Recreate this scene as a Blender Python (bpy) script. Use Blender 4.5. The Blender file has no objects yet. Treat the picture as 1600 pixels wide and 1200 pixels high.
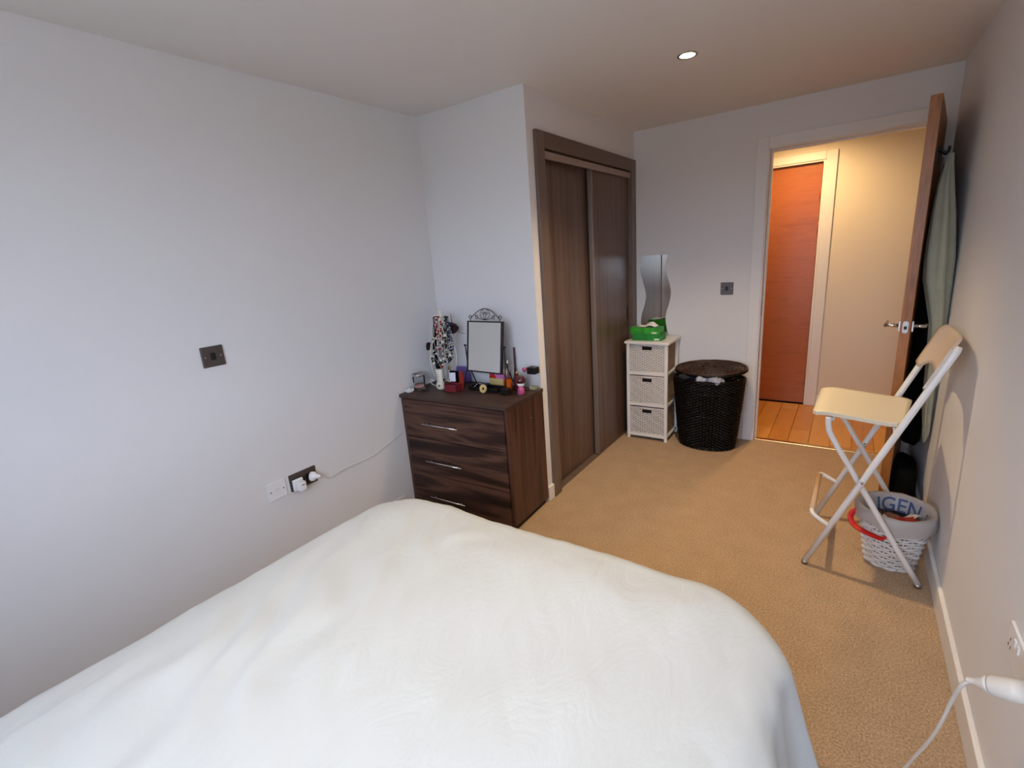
import bpy, bmesh, math, random
from mathutils import Vector, Matrix, Euler
random.seed(7)
PI = math.pi
sc = bpy.context.scene
COL = sc.collection

# ------------------------------------------------------------------ camera
cd = bpy.data.cameras.new('camera'); cam = bpy.data.objects.new('camera', cd); COL.objects.link(cam)
cam.location = (2.13489, 0.82858, 1.44877)
cam.rotation_euler = (math.radians(75.139), math.radians(4.1907), math.radians(34.3968))
cd.sensor_fit = 'HORIZONTAL'; cd.sensor_width = 36.0; cd.lens = 36.0 * 750.388 / 1600.0
cd.clip_start = 0.02
sc.camera = cam
# ------------------------------------------------------------------ exposure
sc.view_settings.view_transform = 'Standard'; sc.view_settings.look = 'None'
sc.view_settings.gamma = 1.0; sc.view_settings.use_curve_mapping = False
sc.view_settings.exposure = 0.28
# ------------------------------------------------------------------ sky: overcast daylight, darker ground
w = bpy.data.worlds.new('overcast_sky'); sc.world = w; w.use_nodes = True
nt = w.node_tree; nt.nodes.clear()
o = nt.nodes.new('ShaderNodeOutputWorld'); bg = nt.nodes.new('ShaderNodeBackground')
tc = nt.nodes.new('ShaderNodeTexCoord'); sx = nt.nodes.new('ShaderNodeSeparateXYZ'); rp = nt.nodes.new('ShaderNodeValToRGB')
nt.links.new(tc.outputs['Generated'], sx.inputs[0]); nt.links.new(sx.outputs[2], rp.inputs[0])
rp.color_ramp.elements[0].position = 0.0; rp.color_ramp.elements[0].color = (0.16, 0.17, 0.18, 1)
rp.color_ramp.elements[1].position = 0.06; rp.color_ramp.elements[1].color = (0.66, 0.78, 1.0, 1)
nt.links.new(rp.outputs[0], bg.inputs[0]); bg.inputs[1].default_value = 10.8
nt.links.new(bg.outputs[0], o.inputs[0])
SPOT_W = 84.0; HALL_W = 46.0
def lamp(name, kind, loc, power, col, rot=(0, 0, 0), **kw):
    l = bpy.data.lights.new(name, kind); l.energy = power; l.color = col
    for k, v in kw.items(): setattr(l, k, v)
    ob = bpy.data.objects.new(name, l); ob.location = loc; ob.rotation_euler = rot; COL.objects.link(ob); return ob
pl = lamp('daylight_portal', 'AREA', (1.80, -0.13, 1.545), 1, (1, 1, 1), (-PI/2, 0, 0), shape='RECTANGLE', size=1.34, size_y=1.19)
pl.data.cycles.is_portal = True

W, H, XW, YA, YD, XD = 2.5302, 2.2605, 0.7368, 3.0711, 4.5501, 1.641

# ------------------------------------------------------------------ helpers
def lin(c):
    return tuple(((x/255)/12.92 if x/255 <= 0.04045 else ((x/255+0.055)/1.055)**2.4) for x in c) + (1,)
def mat(name, rgb=None, rough=0.6, metal=0.0, bump=0.0, bscale=200, var=0.0, vscale=8, emit=None, trans=0.0, ior=1.45, coat=0.0, sheen=0.0, spec=0.5, alpha=1.0):
    m = bpy.data.materials.new(name); m.use_nodes = True
    n = m.node_tree; b = n.nodes['Principled BSDF']; c = lin(rgb)
    b.inputs['Base Color'].default_value = c; b.inputs['Roughness'].default_value = rough; b.inputs['Metallic'].default_value = metal
    b.inputs['Transmission Weight'].default_value = trans; b.inputs['IOR'].default_value = ior
    b.inputs['Coat Weight'].default_value = coat; b.inputs['Sheen Weight'].default_value = sheen
    b.inputs['Specular IOR Level'].default_value = spec; b.inputs['Alpha'].default_value = alpha
    if emit: b.inputs['Emission Color'].default_value = emit[0]; b.inputs['Emission Strength'].default_value = emit[1]
    if bump or var:
        t = n.nodes.new('ShaderNodeTexCoord')
        nz = n.nodes.new('ShaderNodeTexNoise'); nz.inputs['Scale'].default_value = bscale if bump else vscale; nz.inputs['Detail'].default_value = 4
        n.links.new(t.outputs['Object'], nz.inputs['Vector'])
        if bump:
            bp = n.nodes.new('ShaderNodeBump'); bp.inputs['Strength'].default_value = bump; bp.inputs['Distance'].default_value = 0.004
            n.links.new(nz.outputs[0], bp.inputs['Height']); n.links.new(bp.outputs[0], b.inputs['Normal'])
        if var:
            nv = n.nodes.new('ShaderNodeTexNoise'); nv.inputs['Scale'].default_value = vscale; nv.inputs['Detail'].default_value = 5
            n.links.new(t.outputs['Object'], nv.inputs['Vector'])
            r = n.nodes.new('ShaderNodeValToRGB'); r.color_ramp.elements[0].position = 0.3; r.color_ramp.elements[1].position = 0.7
            r.color_ramp.elements[0].color = tuple(x*(1-var) for x in c[:3]) + (1,); r.color_ramp.elements[1].color = tuple(min(1, x*(1+var)) for x in c[:3]) + (1,)
            n.links.new(nv.outputs[0], r.inputs[0]); n.links.new(r.outputs[0], b.inputs['Base Color'])
    return m
def wood(name, stops, scale=(1, 1, 1), wscale=3.0, dist=6.0, rough=0.4, rot=(0, 0, 0), coat=0.0, fine=0.25, spec=0.5):
    """streaky grain: noise stretched along the short scale axis"""
    m = bpy.data.materials.new(name); m.use_nodes = True
    n = m.node_tree; b = n.nodes['Principled BSDF']; b.inputs['Roughness'].default_value = rough; b.inputs['Coat Weight'].default_value = coat
    b.inputs['Specular IOR Level'].default_value = spec
    t = n.nodes.new('ShaderNodeTexCoord'); mp = n.nodes.new('ShaderNodeMapping'); mp.inputs['Scale'].default_value = scale; mp.inputs['Rotation'].default_value = rot
    n.links.new(t.outputs['Object'], mp.inputs[0])
    a = n.nodes.new('ShaderNodeTexNoise'); a.inputs['Scale'].default_value = wscale; a.inputs['Detail'].default_value = 3; a.inputs['Distortion'].default_value = dist*0.1
    f = n.nodes.new('ShaderNodeTexNoise'); f.inputs['Scale'].default_value = wscale*9; f.inputs['Detail'].default_value = 5
    n.links.new(mp.outputs[0], a.inputs['Vector']); n.links.new(mp.outputs[0], f.inputs['Vector'])
    mx = n.nodes.new('ShaderNodeMix'); mx.inputs[0].default_value = fine
    n.links.new(a.outputs[0], mx.inputs[2]); n.links.new(f.outputs[0], mx.inputs[3])
    r = n.nodes.new('ShaderNodeValToRGB'); cr = r.color_ramp
    while len(cr.elements) < len(stops): cr.elements.new(0.5)
    for e, (p_, c_) in zip(cr.elements, stops): e.position = p_; e.color = lin(c_)
    n.links.new(mx.outputs[0], r.inputs[0]); n.links.new(r.outputs[0], b.inputs['Base Color'])
    return m

M = {}
M['wall'] = mat('wall_paint', (231, 229, 229), 0.85, bump=0.04, bscale=120, spec=0.2)
M['ceiling'] = mat('ceiling_paint', (234, 231, 228), 0.9, spec=0.15)
M['trimw'] = mat('gloss_white_trim', (232, 229, 226), 0.4)
M['hallwall'] = mat('hall_wall_paint', (232, 222, 205), 0.85, spec=0.2)
M['walnut_h'] = wood('walnut_grain_across', [(0.34, (26, 15, 13)), (0.44, (54, 34, 29)), (0.53, (98, 68, 56)), (0.60, (42, 26, 22)), (0.7, (76, 50, 41))], (0.6, 4, 7.0), 1.35, 7, 0.42, fine=0.12, spec=0.3)
M['walnut_v'] = wood('walnut_grain_upright', [(0.34, (34, 20, 18)), (0.45, (64, 38, 31)), (0.54, (86, 54, 44)), (0.64, (44, 26, 23))], (6, 12, 0.5), 1.6, 5, 0.35, fine=0.2)
M['walnut_top'] = wood('walnut_grain_top', [(0.30, (46, 34, 31)), (0.5, (72, 54, 48)), (0.7, (54, 40, 36))], (0.8, 7, 4), 1.6, 6, 0.45, fine=0.25, spec=0.25)
M['plinth'] = mat('dark_plinth', (34, 22, 20), 0.5)
M['ward'] = wood('grey_brown_laminate_upright', [(0.28, (72, 55, 48)), (0.45, (95, 75, 65)), (0.58, (110, 89, 78)), (0.75, (82, 63, 55))], (5, 14, 0.35), 2.2, 3, 0.3, fine=0.45, spec=0.30)
M['ward_frame'] = wood('grey_brown_laminate_frame', [(0.3, (92, 76, 68)), (0.5, (112, 94, 84)), (0.7, (101, 84, 75))], (6, 10, 0.5), 2.0, 3, 0.35, fine=0.45)
M['ward_head'] = wood('grey_brown_laminate_header', [(0.3, (86, 68, 60)), (0.5, (104, 84, 74)), (0.7, (94, 75, 66))], (6, 0.5, 12), 2.0, 3, 0.4, fine=0.45)
M['pelmet'] = mat('satin_track_cover', (158, 138, 128), 0.4, metal=0.15)
M['edge'] = mat('satin_door_edge', (132, 118, 110), 0.35, metal=0.3)
M['oak'] = wood('oak_veneer', [(0.3, (122, 72, 30)), (0.5, (166, 104, 48)), (0.7, (140, 86, 38))], (6, 6, 0.6), 2.2, 12, 0.4, fine=0.4)
M['cherry'] = wood('red_brown_veneer_door', [(0.3, (148, 78, 36)), (0.5, (172, 96, 52)), (0.7, (160, 87, 46))], (0.6, 4, 7), 2.0, 5, 0.35, fine=0.5)
M['laminate'] = [wood('orange_laminate_plank_%s' % k, [(0.3, c1), (0.5, c2), (0.72, c3)], (5, 0.7, 3), 2.4, 8, 0.3, fine=0.35) for k, c1, c2, c3 in
                 (('a', (198, 132, 58), (216, 152, 72), (204, 140, 62)), ('b', (186, 118, 50), (208, 140, 62), (192, 124, 54)), ('c', (206, 142, 64), (222, 160, 82), (212, 148, 70)))]
M['brass'] = mat('brass_threshold', (224, 190, 130), 0.25, metal=1.0)
M['chrome'] = mat('chrome', (215, 215, 218), 0.12, metal=1.0)
M['steel'] = mat('satin_steel', (175, 172, 170), 0.35, metal=1.0)
M['gunmetal'] = mat('gunmetal_plate', (98, 92, 92), 0.38, metal=0.75)
M['black'] = mat('black_plastic', (14, 13, 14), 0.4)
M['blackmetal'] = mat('black_painted_metal', (24, 24, 30), 0.45)
M['white_pl'] = mat('white_plastic', (236, 236, 238), 0.35)
M['offwhite'] = mat('off_white_painted_tube', (226, 223, 220), 0.35)
M['seat'] = mat('cream_ply', (218, 208, 186), 0.4)
M['back'] = mat('beige_ply', (212, 194, 176), 0.45)
M['bar'] = mat('tan_foot_bar', (194, 162, 132), 0.5)
M['mirror'] = mat('mirror_silvering', (235, 238, 238), 0.015, metal=1.0)
M['wicker_w'] = mat('white_painted_wicker', (224, 220, 217), 0.6, var=0.06, vscale=60)
M['wicker_tan'] = mat('bare_wicker', (170, 140, 112), 0.7, var=0.1, vscale=60)
M['wicker_d'] = mat('dark_brown_wicker', (12, 8, 7), 0.33, var=0.25, vscale=40, spec=0.28)
M['wicker_lid'] = mat('brown_wicker_lid', (58, 38, 31), 0.4, var=0.3, vscale=50)
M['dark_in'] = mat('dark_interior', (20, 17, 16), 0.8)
M['green'] = mat('green_printed_card', (52, 152, 46), 0.5, var=0.45, vscale=22)
M['green2'] = mat('darker_green_printed_card', (30, 128, 52), 0.5, var=0.35, vscale=24)
M['tissue'] = mat('tissue_paper', (236, 232, 226), 0.9)
M['frame_w'] = mat('white_painted_wood', (232, 230, 228), 0.45)
M['liner'] = mat('grey_bin_liner', (176, 170, 166), 0.45, bump=0.3, bscale=30)
M['blue_ink'] = mat('blue_print', (66, 84, 128), 0.5)
M['red'] = mat('red_ribbon', (205, 34, 24), 0.5)
M['sage'] = mat('sage_towelling', (158, 158, 140), 0.95, bump=0.5, bscale=160, var=0.06, vscale=14)
M['blackcloth'] = mat('black_cloth', (9, 9, 11), 0.95, spec=0.1)
M['mattress'] = mat('mattress_ticking', (226, 224, 220), 0.9)
M['divan'] = mat('grey_divan_fabric', (150, 148, 146), 0.9, bump=0.2, bscale=300)
def carpet_mat():
    m = bpy.data.materials.new('beige_carpet'); m.use_nodes = True; n = m.node_tree; b = n.nodes['Principled BSDF']
    b.inputs['Roughness'].default_value = 1.0; b.inputs['Specular IOR Level'].default_value = 0.05; b.inputs['Sheen Weight'].default_value = 0.1
    t = n.nodes.new('ShaderNodeTexCoord')
    a = n.nodes.new('ShaderNodeTexNoise'); a.inputs['Scale'].default_value = 170; a.inputs['Detail'].default_value = 5
    c = n.nodes.new('ShaderNodeTexNoise'); c.inputs['Scale'].default_value = 9; c.inputs['Detail'].default_value = 4
    for x in (a, c): n.links.new(t.outputs['Object'], x.inputs['Vector'])
    mx = n.nodes.new('ShaderNodeMix'); mx.inputs[0].default_value = 0.12; n.links.new(a.outputs[0], mx.inputs[2]); n.links.new(c.outputs[0], mx.inputs[3])
    r = n.nodes.new('ShaderNodeValToRGB'); r.color_ramp.elements[0].position = 0.36; r.color_ramp.elements[1].position = 0.64
    r.color_ramp.elements[0].color = lin((150, 125, 99)); r.color_ramp.elements[1].color = lin((198, 169, 138))
    n.links.new(mx.outputs[0], r.inputs[0]); n.links.new(r.outputs[0], b.inputs['Base Color'])
    bp = n.nodes.new('ShaderNodeBump'); bp.inputs['Strength'].default_value = 0.45; bp.inputs['Distance'].default_value = 0.004
    n.links.new(a.outputs[0], bp.inputs['Height']); n.links.new(bp.outputs[0], b.inputs['Normal'])
    return m
M['carpet'] = carpet_mat()
def duvet_mat():
    m = bpy.data.materials.new('duck_egg_cotton'); m.use_nodes = True; n = m.node_tree; b = n.nodes['Principled BSDF']
    b.inputs['Base Color'].default_value = lin((203, 208, 209)); b.inputs['Roughness'].default_value = 0.85; b.inputs['Sheen Weight'].default_value = 0.15; b.inputs['Specular IOR Level'].default_value = 0.2
    t = n.nodes.new('ShaderNodeTexCoord'); mp = n.nodes.new('ShaderNodeMapping'); mp.inputs['Scale'].default_value = (1.0, 0.45, 1); mp.inputs['Rotation'].default_value = (0, 0, 0.5)
    n.links.new(t.outputs['Object'], mp.inputs[0])
    a = n.nodes.new('ShaderNodeTexNoise'); a.inputs['Scale'].default_value = 9; a.inputs['Detail'].default_value = 7; a.inputs['Distortion'].default_value = 0.8
    n.links.new(mp.outputs[0], a.inputs['Vector'])
    bp = n.nodes.new('ShaderNodeBump'); bp.inputs['Strength'].default_value = 0.35; bp.inputs['Distance'].default_value = 0.02
    n.links.new(a.outputs[0], bp.inputs['Height']); n.links.new(bp.outputs[0], b.inputs['Normal'])
    return m
M['duvet'] = duvet_mat()

class MB:
    def __init__(s): s.v = []; s.f = []; s.mi = []; s.sm = []
    def add(s, vs, fs, mi=0, smooth=False):
        k = len(s.v); s.v += [tuple(x) for x in vs]
        for f in fs: s.f.append(tuple(i+k for i in f)); s.mi.append(mi); s.sm.append(smooth)
        return s
    def box(s, lo, hi, bev=0.0, mi=0):
        bm = bmesh.new(); bmesh.ops.create_cube(bm, size=1)
        sz = [hi[i]-lo[i] for i in range(3)]
        for v in bm.verts: v.co = Vector([lo[i]+(v.co[i]+0.5)*sz[i] for i in range(3)])
        if bev: bmesh.ops.bevel(bm, geom=bm.edges[:], offset=min(bev, min(sz)*0.45), segments=2, affect='EDGES', profile=0.5)
        bm.normal_update(); bm.verts.index_update()
        s.add([v.co for v in bm.verts], [[v.index for v in f.verts] for f in bm.faces], mi); bm.free(); return s
    def tube(s, pts, r, n=8, mi=0, caps=True, closed=False, flat=None):
        pts = [Vector(p_) for p_ in pts]; N = len(pts); rr = r if isinstance(r, (list, tuple)) else [r]*N
        vs = []; prev = None
        for i, p_ in enumerate(pts):
            if closed: t = (pts[(i+1) % N]-pts[i-1])
            else: t = pts[min(i+1, N-1)]-pts[max(i-1, 0)]
            t.normalize()
            if prev is None:
                a = Vector((0, 0, 1)) if abs(t.z) < 0.9 else Vector((0, 1, 0))
                a = (a-t*a.dot(t)).normalized()
            else:
                a = prev-t*prev.dot(t)
                a = a.normalized() if a.length > 1e-6 else prev
            prev = a; b = t.cross(a)
            for k in range(n):
                an = 2*PI*k/n
                vs.append(p_+(a*math.cos(an)+b*math.sin(an)*(flat or 1))*rr[i])
        fs = []
        for i in range(N if closed else N-1):
            j = (i+1) % N
            for k in range(n): fs.append((i*n+k, i*n+(k+1) % n, j*n+(k+1) % n, j*n+k))
        if caps and not closed: fs.append(tuple(range(n-1, -1, -1))); fs.append(tuple((N-1)*n+k for k in range(n)))
        s.add(vs, fs, mi, True); return s
    def lathe(s, prof, c=(0, 0, 0), n=24, mi=0, sx=1, sy=1, smooth=True):
        vs = [(c[0]+r*math.cos(2*PI*k/n)*sx, c[1]+r*math.sin(2*PI*k/n)*sy, c[2]+z) for r, z in prof for k in range(n)]
        fs = [(i*n+k, i*n+(k+1) % n, (i+1)*n+(k+1) % n, (i+1)*n+k) for i in range(len(prof)-1) for k in range(n)]
        if prof[0][0] > 1e-5: fs.append(tuple(range(n-1, -1, -1)))
        if prof[-1][0] > 1e-5: fs.append(tuple((len(prof)-1)*n+k for k in range(n)))
        s.add(vs, fs, mi, smooth); return s
    def ball(s, c, r, n=8, mi=0, sc_=(1, 1, 1)):
        k = max(4, n//2+1)
        return s.add(*_ball(c, r, n, k, sc_), mi, True)
    def prism(s, pts, d, mi=0):
        """extrude polygon pts (3D list) by vector d"""
        N = len(pts); d = Vector(d); vs = [Vector(p_) for p_ in pts]+[Vector(p_)+d for p_ in pts]
        fs = [tuple(range(N-1, -1, -1)), tuple(range(N, 2*N))]+[(i, (i+1) % N, N+(i+1) % N, N+i) for i in range(N)]
        s.add(vs, fs, mi); return s
    def grid(s, P, nu, nv, mi=0, smooth=True):
        vs = [P(i/nu, j/nv) for j in range(nv+1) for i in range(nu+1)]
        fs = [(j*(nu+1)+i, j*(nu+1)+i+1, (j+1)*(nu+1)+i+1, (j+1)*(nu+1)+i) for j in range(nv) for i in range(nu)]
        s.add(vs, fs, mi, smooth); return s
    def xf(s, m):
        s.v = [tuple(m @ Vector(v)) for v in s.v]; return s
    def build(s, name, mats, parent=None, fix=True):
        me = bpy.data.meshes.new(name); me.from_pydata(s.v, [], s.f)
        if not isinstance(mats, (list, tuple)): mats = [mats]
        for m_ in mats: me.materials.append(m_)
        for p_, a, b in zip(me.polygons, s.mi, s.sm): p_.material_index = a; p_.use_smooth = b
        if fix:
            bm = bmesh.new(); bm.from_mesh(me); bmesh.ops.recalc_face_normals(bm, faces=bm.faces); bm.to_mesh(me); bm.free()
        me.update()
        ob = bpy.data.objects.new(name, me); COL.objects.link(ob)
        if parent: ob.parent = parent; ob.matrix_parent_inverse = parent.matrix_basis.inverted()
        return ob
def _ball(c, r, n, k, q):
    vs = [(c[0], c[1], c[2]+r*q[2])]
    for i in range(1, k):
        for j in range(n):
            a = PI*i/k; b = 2*PI*j/n
            vs.append((c[0]+r*q[0]*math.sin(a)*math.cos(b), c[1]+r*q[1]*math.sin(a)*math.sin(b), c[2]+r*q[2]*math.cos(a)))
    vs.append((c[0], c[1], c[2]-r*q[2])); L = len(vs)-1
    fs = [(0, 1+j, 1+(j+1) % n) for j in range(n)]
    for i in range(k-2):
        for j in range(n): fs.append((1+i*n+j, 1+(i+1)*n+j, 1+(i+1)*n+(j+1) % n, 1+i*n+(j+1) % n))
    fs += [(L, 1+(k-2)*n+(j+1) % n, 1+(k-2)*n+j) for j in range(n)]
    return vs, fs
def cr(pts, n=8):
    """catmull-rom through pts"""
    P = [Vector(p_) for p_ in pts]; P = [P[0]*2-P[1]]+P+[P[-1]*2-P[-2]]; out = []
    for i in range(1, len(P)-2):
        for k in range(n):
            t = k/n; a, b, c, d = P[i-1:i+3]
            out.append(0.5*((2*b)+(c-a)*t+(2*a-5*b+4*c-d)*t*t+(3*b-a-3*c+d)*t**3))
    out.append(P[-2]); return out
def thing(name, label, cat, loc=(0, 0, 0), rz=0, group=None):
    e = bpy.data.objects.new(name, None); COL.objects.link(e); e.location = loc; e.rotation_euler = (0, 0, rz); e.empty_display_size = 0.05
    e['label'] = label; e['category'] = cat
    if group: e['group'] = group
    e.matrix_basis = Matrix.Translation(loc) @ Matrix.Rotation(rz, 4, 'Z')
    return e
def tag(ob, label, cat, group=None):
    ob['label'] = label; ob['category'] = cat
    if group: ob['group'] = group
    return ob
def local(b, name, mats, parent):
    """build a mesh whose coordinates are in the parent's own frame"""
    ob = b.build(name, mats); ob.parent = parent; return ob
def struct(ob): ob['kind'] = 'structure'; return ob
def sempty(name, loc=(0, 0, 0)):
    e = bpy.data.objects.new(name, None); COL.objects.link(e); e.location = loc; e['kind'] = 'structure'; e.matrix_basis = Matrix.Translation(loc); return e

# ================================================================== SETTING
struct(MB().box((-0.1, -0.1, -0.1), (W+0.1, 4.575, 0.0)).build('floor', M['carpet']))
struct(MB().box((-0.1, -0.1, H), (W+0.1, YD+0.12, H+0.1)).build('ceiling', M['ceiling']))
struct(MB().box((-0.1, -0.1, 0), (0, YA+0.1, H)).build('wall_left', M['wall']))
struct(MB().box((W, -0.1, 0), (W+0.1, YD+0.12, H)).build('wall_right', M['wall']))
struct(MB().box((0, YA, 0), (XW-0.1, YA+0.1, H)).build('wall_alcove', M['wall']))
# wall beside the wardrobe: corner return, head over the doors, end post
b = MB(); b.box((XW-0.1, YA, 0), (XW, YA+0.10, H)); b.box((XW-0.1, YA+0.10, 2.03), (XW, YD, H)); b.box((XW-0.1, YD-0.05, 0), (XW, YD, 2.03))
struct(b.build('wall_wardrobe', M['wall']))
# wall with the open doorway
DX0, DX1, DZ = XD-0.028, 2.47, 2.03
b = MB(); b.box((XW-0.1, YD, 0), (DX0, YD+0.12, H)); b.box((DX0, YD, DZ), (DX1, YD+0.12, H)); b.box((DX1, YD, 0), (W, YD+0.12, H))
struct(b.build('wall_back', M['wall']))
# window wall behind the camera
b = MB(); b.box((0, -0.1, 0), (W, 0, 0.95)); b.box((0, -0.1, 2.14), (W, 0, H)); b.box((0, -0.1, 0.95), (1.13, 0, 2.14)); b.box((2.47, -0.1, 0.95), (W, 0, 2.14))
struct(b.build('wall_front', M['wall']))
win = sempty('window_1', (1.8, -0.06, 0.95))
b = MB()
for x0, x1 in ((1.13, 1.18), (1.775, 1.825), (2.42, 2.47)): b.box((x0, -0.085, 0.95), (x1, -0.035, 2.14), 0.004)
for z0, z1 in ((0.95, 1.00), (2.09, 2.14)): b.box((1.18, -0.085, z0), (2.42, -0.035, z1), 0.004)
b.build('window_frame', M['trimw'], win)
MB().box((1.11, -0.03, 0.925), (2.49, 0.14, 0.95), 0.006).build('window_sill', M['trimw'], win)

BB = 0.093
def skirt(name, lo, hi): return struct(MB().box(lo, hi, 0.004).build(name, M['trimw']))
skirt('baseboard_right', (W-0.016, 0, 0), (W, YD, BB))
skirt('baseboard_left', (0, 0, 0), (0.016, 2.60, BB))
skirt('baseboard_front', (0.016, 0, 0), (W-0.016, 0.016, BB))
skirt('baseboard_back', (XW+0.03, YD-0.016, 0), (XD-0.078, YD, BB))
skirt('baseboard_wardrobe', (XW, YA, 0), (XW+0.016, YA+0.062, BB))
# door lining, stop and architrave
t1 = sempty('trim_1', (XD, YD, 0))
for nm, lo, hi in (('architrave', (XD-0.076, YD-0.014, 0), (XD-0.006, YD, 2.064)), ('architrave', (XD-0.006, YD-0.014, 1.996), (2.478, YD, 2.064)), ('architrave', (2.478, YD-0.014, 0), (W, YD, 2.064)),
                   ('lining', (DX0, YD-0.006, 0), (XD, YD+0.126, 2.03)), ('lining', (XD, YD-0.006, 1.99), (2.44, YD+0.126, 2.03)), ('lining', (2.44, YD-0.006, 0), (DX1, YD+0.126, 2.03)),
                   ('door_stop', (XD, YD+0.045, 0), (XD+0.012, YD+0.085, 1.99)), ('door_stop', (XD+0.012, YD+0.045, 1.978), (2.428, YD+0.085, 1.99)), ('door_stop', (2.428, YD+0.045, 0), (2.44, YD+0.085, 1.99))):
    MB().box(lo, hi, 0.003).build(nm, M['trimw'], t1)
MB().box((XD-0.003, YD+0.03, 0.92), (XD+0.002, YD+0.045, 1.02), 0.001).build('strike_plate', M['steel'], t1)
struct(MB().box((XD, 4.572, -0.002), (2.44, 4.612, 0.006), 0.003).build('trim_2', M['brass']))

# ---------------------------------------------------------------- hall beyond
HY = 5.585
struct(MB().box((0.3, HY, 0), (1.07, HY+0.1, H)).box((1.07, HY, 2.0), (1.90, HY+0.1, H)).box((1.90, HY, 0), (3.6, HY+0.1, H)).build('wall_hall', M['hallwall']))
struct(MB().box((0.2, YD+0.12, 0), (0.3, HY+0.1, H)).build('wall_hall_left', M['hallwall']))
struct(MB().box((3.6, YD+0.12, 0), (3.7, HY+0.1, H)).build('wall_hall_right', M['hallwall']))
struct(MB().box((0.3, YD+0.12, 0), (XW-0.1, YD+0.22, H)).box((W, YD+0.12-0.02, 0), (3.6, YD+0.12, H)).build('wall_hall_front', M['hallwall']))
struct(MB().box((0.2, YD+0.12, H), (3.7, HY+0.1, H+0.1)).build('ceiling_hall', M['ceiling']))
fh = struct(MB().box((0.2, 4.575, -0.1), (3.7, HY+0.1, -0.011)).build('floor_hall', M['plinth']))
# laminate planks running away from the doorway, real joints between them
pw = 0.128; x = 0.32; k = 0
meshes = {}
while x < 3.55:
    y = 4.614 - random.choice((0.1, 0.35, 0.62, 0.85)); first = True
    while y < HY:
        y1 = min(y+0.9, HY-0.002); y0 = max(y, 4.614) if (XD-0.1 < x < 2.5) else max(y, 4.68)
        if y1-y0 > 0.03:
            q = MB().box((x, y0, -0.011), (x+pw-0.0022, y1-0.002, -0.0005 - 0.0006*random.random()), 0.0012)
            q.build('plank', M['laminate'][(k*7+3*(k//3)) % 3], fh)
            k += 1
        y = y1+0.0005 if y1 < HY-0.01 else HY+1
    x += pw
tr = sempty('trim_3', (1.9, HY, 0))
for lo, hi in (((1.90, HY-0.018, 0), (1.975, HY, 2.062)), ((0.99, HY-0.018, 0), (1.07, HY, 2.062)), ((1.07, HY-0.018, 2.0), (1.90, HY, 2.062))):
    MB().box(lo, hi, 0.004).build('architrave', M['trimw'], tr)
MB().box((1.884, HY-0.01, 0), (1.90, HY+0.09, 2.0), 0.002).build('lining', M['trimw'], tr)
MB().box((1.07, HY-0.01, 1.988), (1.884, HY+0.09, 2.0), 0.002).build('lining', M['trimw'], tr)
d2 = sempty('door_2', (1.884, HY, 0))
MB().box((1.07, HY+0.02, 0.006), (1.880, HY+0.06, 1.984), 0.002).build('door_leaf', M['cherry'], d2)
for z in (0.23, 1.50, 1.76): MB().tube([(1.882, HY+0.012, z-0.045), (1.882, HY+0.012, z+0.045)], 0.008, 10).box((1.868, HY+0.014, z-0.04), (1.882, HY+0.021, z+0.04)).build('hinge', M['cherry'], d2)
struct(MB().box((1.975, HY-0.014, 0), (3.6, HY, BB), 0.004).build('baseboard_hall', M['trimw']))
struct(MB().box((0.95, HY+0.1, -0.1), (2.0, HY+0.14, H)).build('hall_leak_blocker', M['hallwall']))  # added board behind the hall door, blocks sky light leaking in under it
hl = thing('hall_downlight', 'recessed hallway ceiling downlight beyond the open door', 'light', (1.75, 5.12, H))
MB().lathe([(0.030, -0.001), (0.045, -0.003), (0.047, 0.0)], (1.75, 5.12, H), 20).build('trim_ring', M['steel'], hl)
M['lens'] = mat('lit_lens', (255, 240, 210), 0.5, emit=((1.0, 0.80, 0.50, 1), 22.0))
MB().lathe([(0.0, -0.0015), (0.030, -0.0015)], (1.75, 5.12, H), 20).build('lens', M['lens'], hl)
hs = lamp('hall_lamp', 'SPOT', (1.75, 5.12, H-0.012), HALL_W, (1.0, 0.66, 0.30), spot_size=math.radians(165), spot_blend=0.8, shadow_soft_size=0.03)

# ---------------------------------------------------------------- bedroom downlights
def downlight(x, y, label, power):
    t = thing('downlight', label, 'light', (x, y, H))
    MB().lathe([(0.029, 0.0), (0.034, -0.003), (0.043, -0.004), (0.045, 0.0)], (x, y, H), 28).build('trim_ring', M['steel'], t)
    MB().lathe([(0.0, -0.002), (0.034, -0.002)], (x, y, H), 24).build('lens', M['lens'], t)
    for a in (0.2, 0.2+PI): MB().ball((x+0.037*math.cos(a), y+0.037*math.sin(a), H-0.004), 0.004, 8).build('ring_shade_dot', M['blackmetal'], t)  # dark dots imitate the shading at either side of the trim ring
    lamp('downlight_lamp', 'SPOT', (x, y, H-0.012), power, (1.0, 0.74, 0.42), spot_size=math.radians(112), spot_blend=1.0, shadow_soft_size=0.03)
downlight(1.447, 3.332, 'round recessed ceiling downlight, lit warm white', SPOT_W)
downlight(1.447, 1.50, 'round recessed ceiling downlight above the bed', SPOT_W*0.55)

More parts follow.
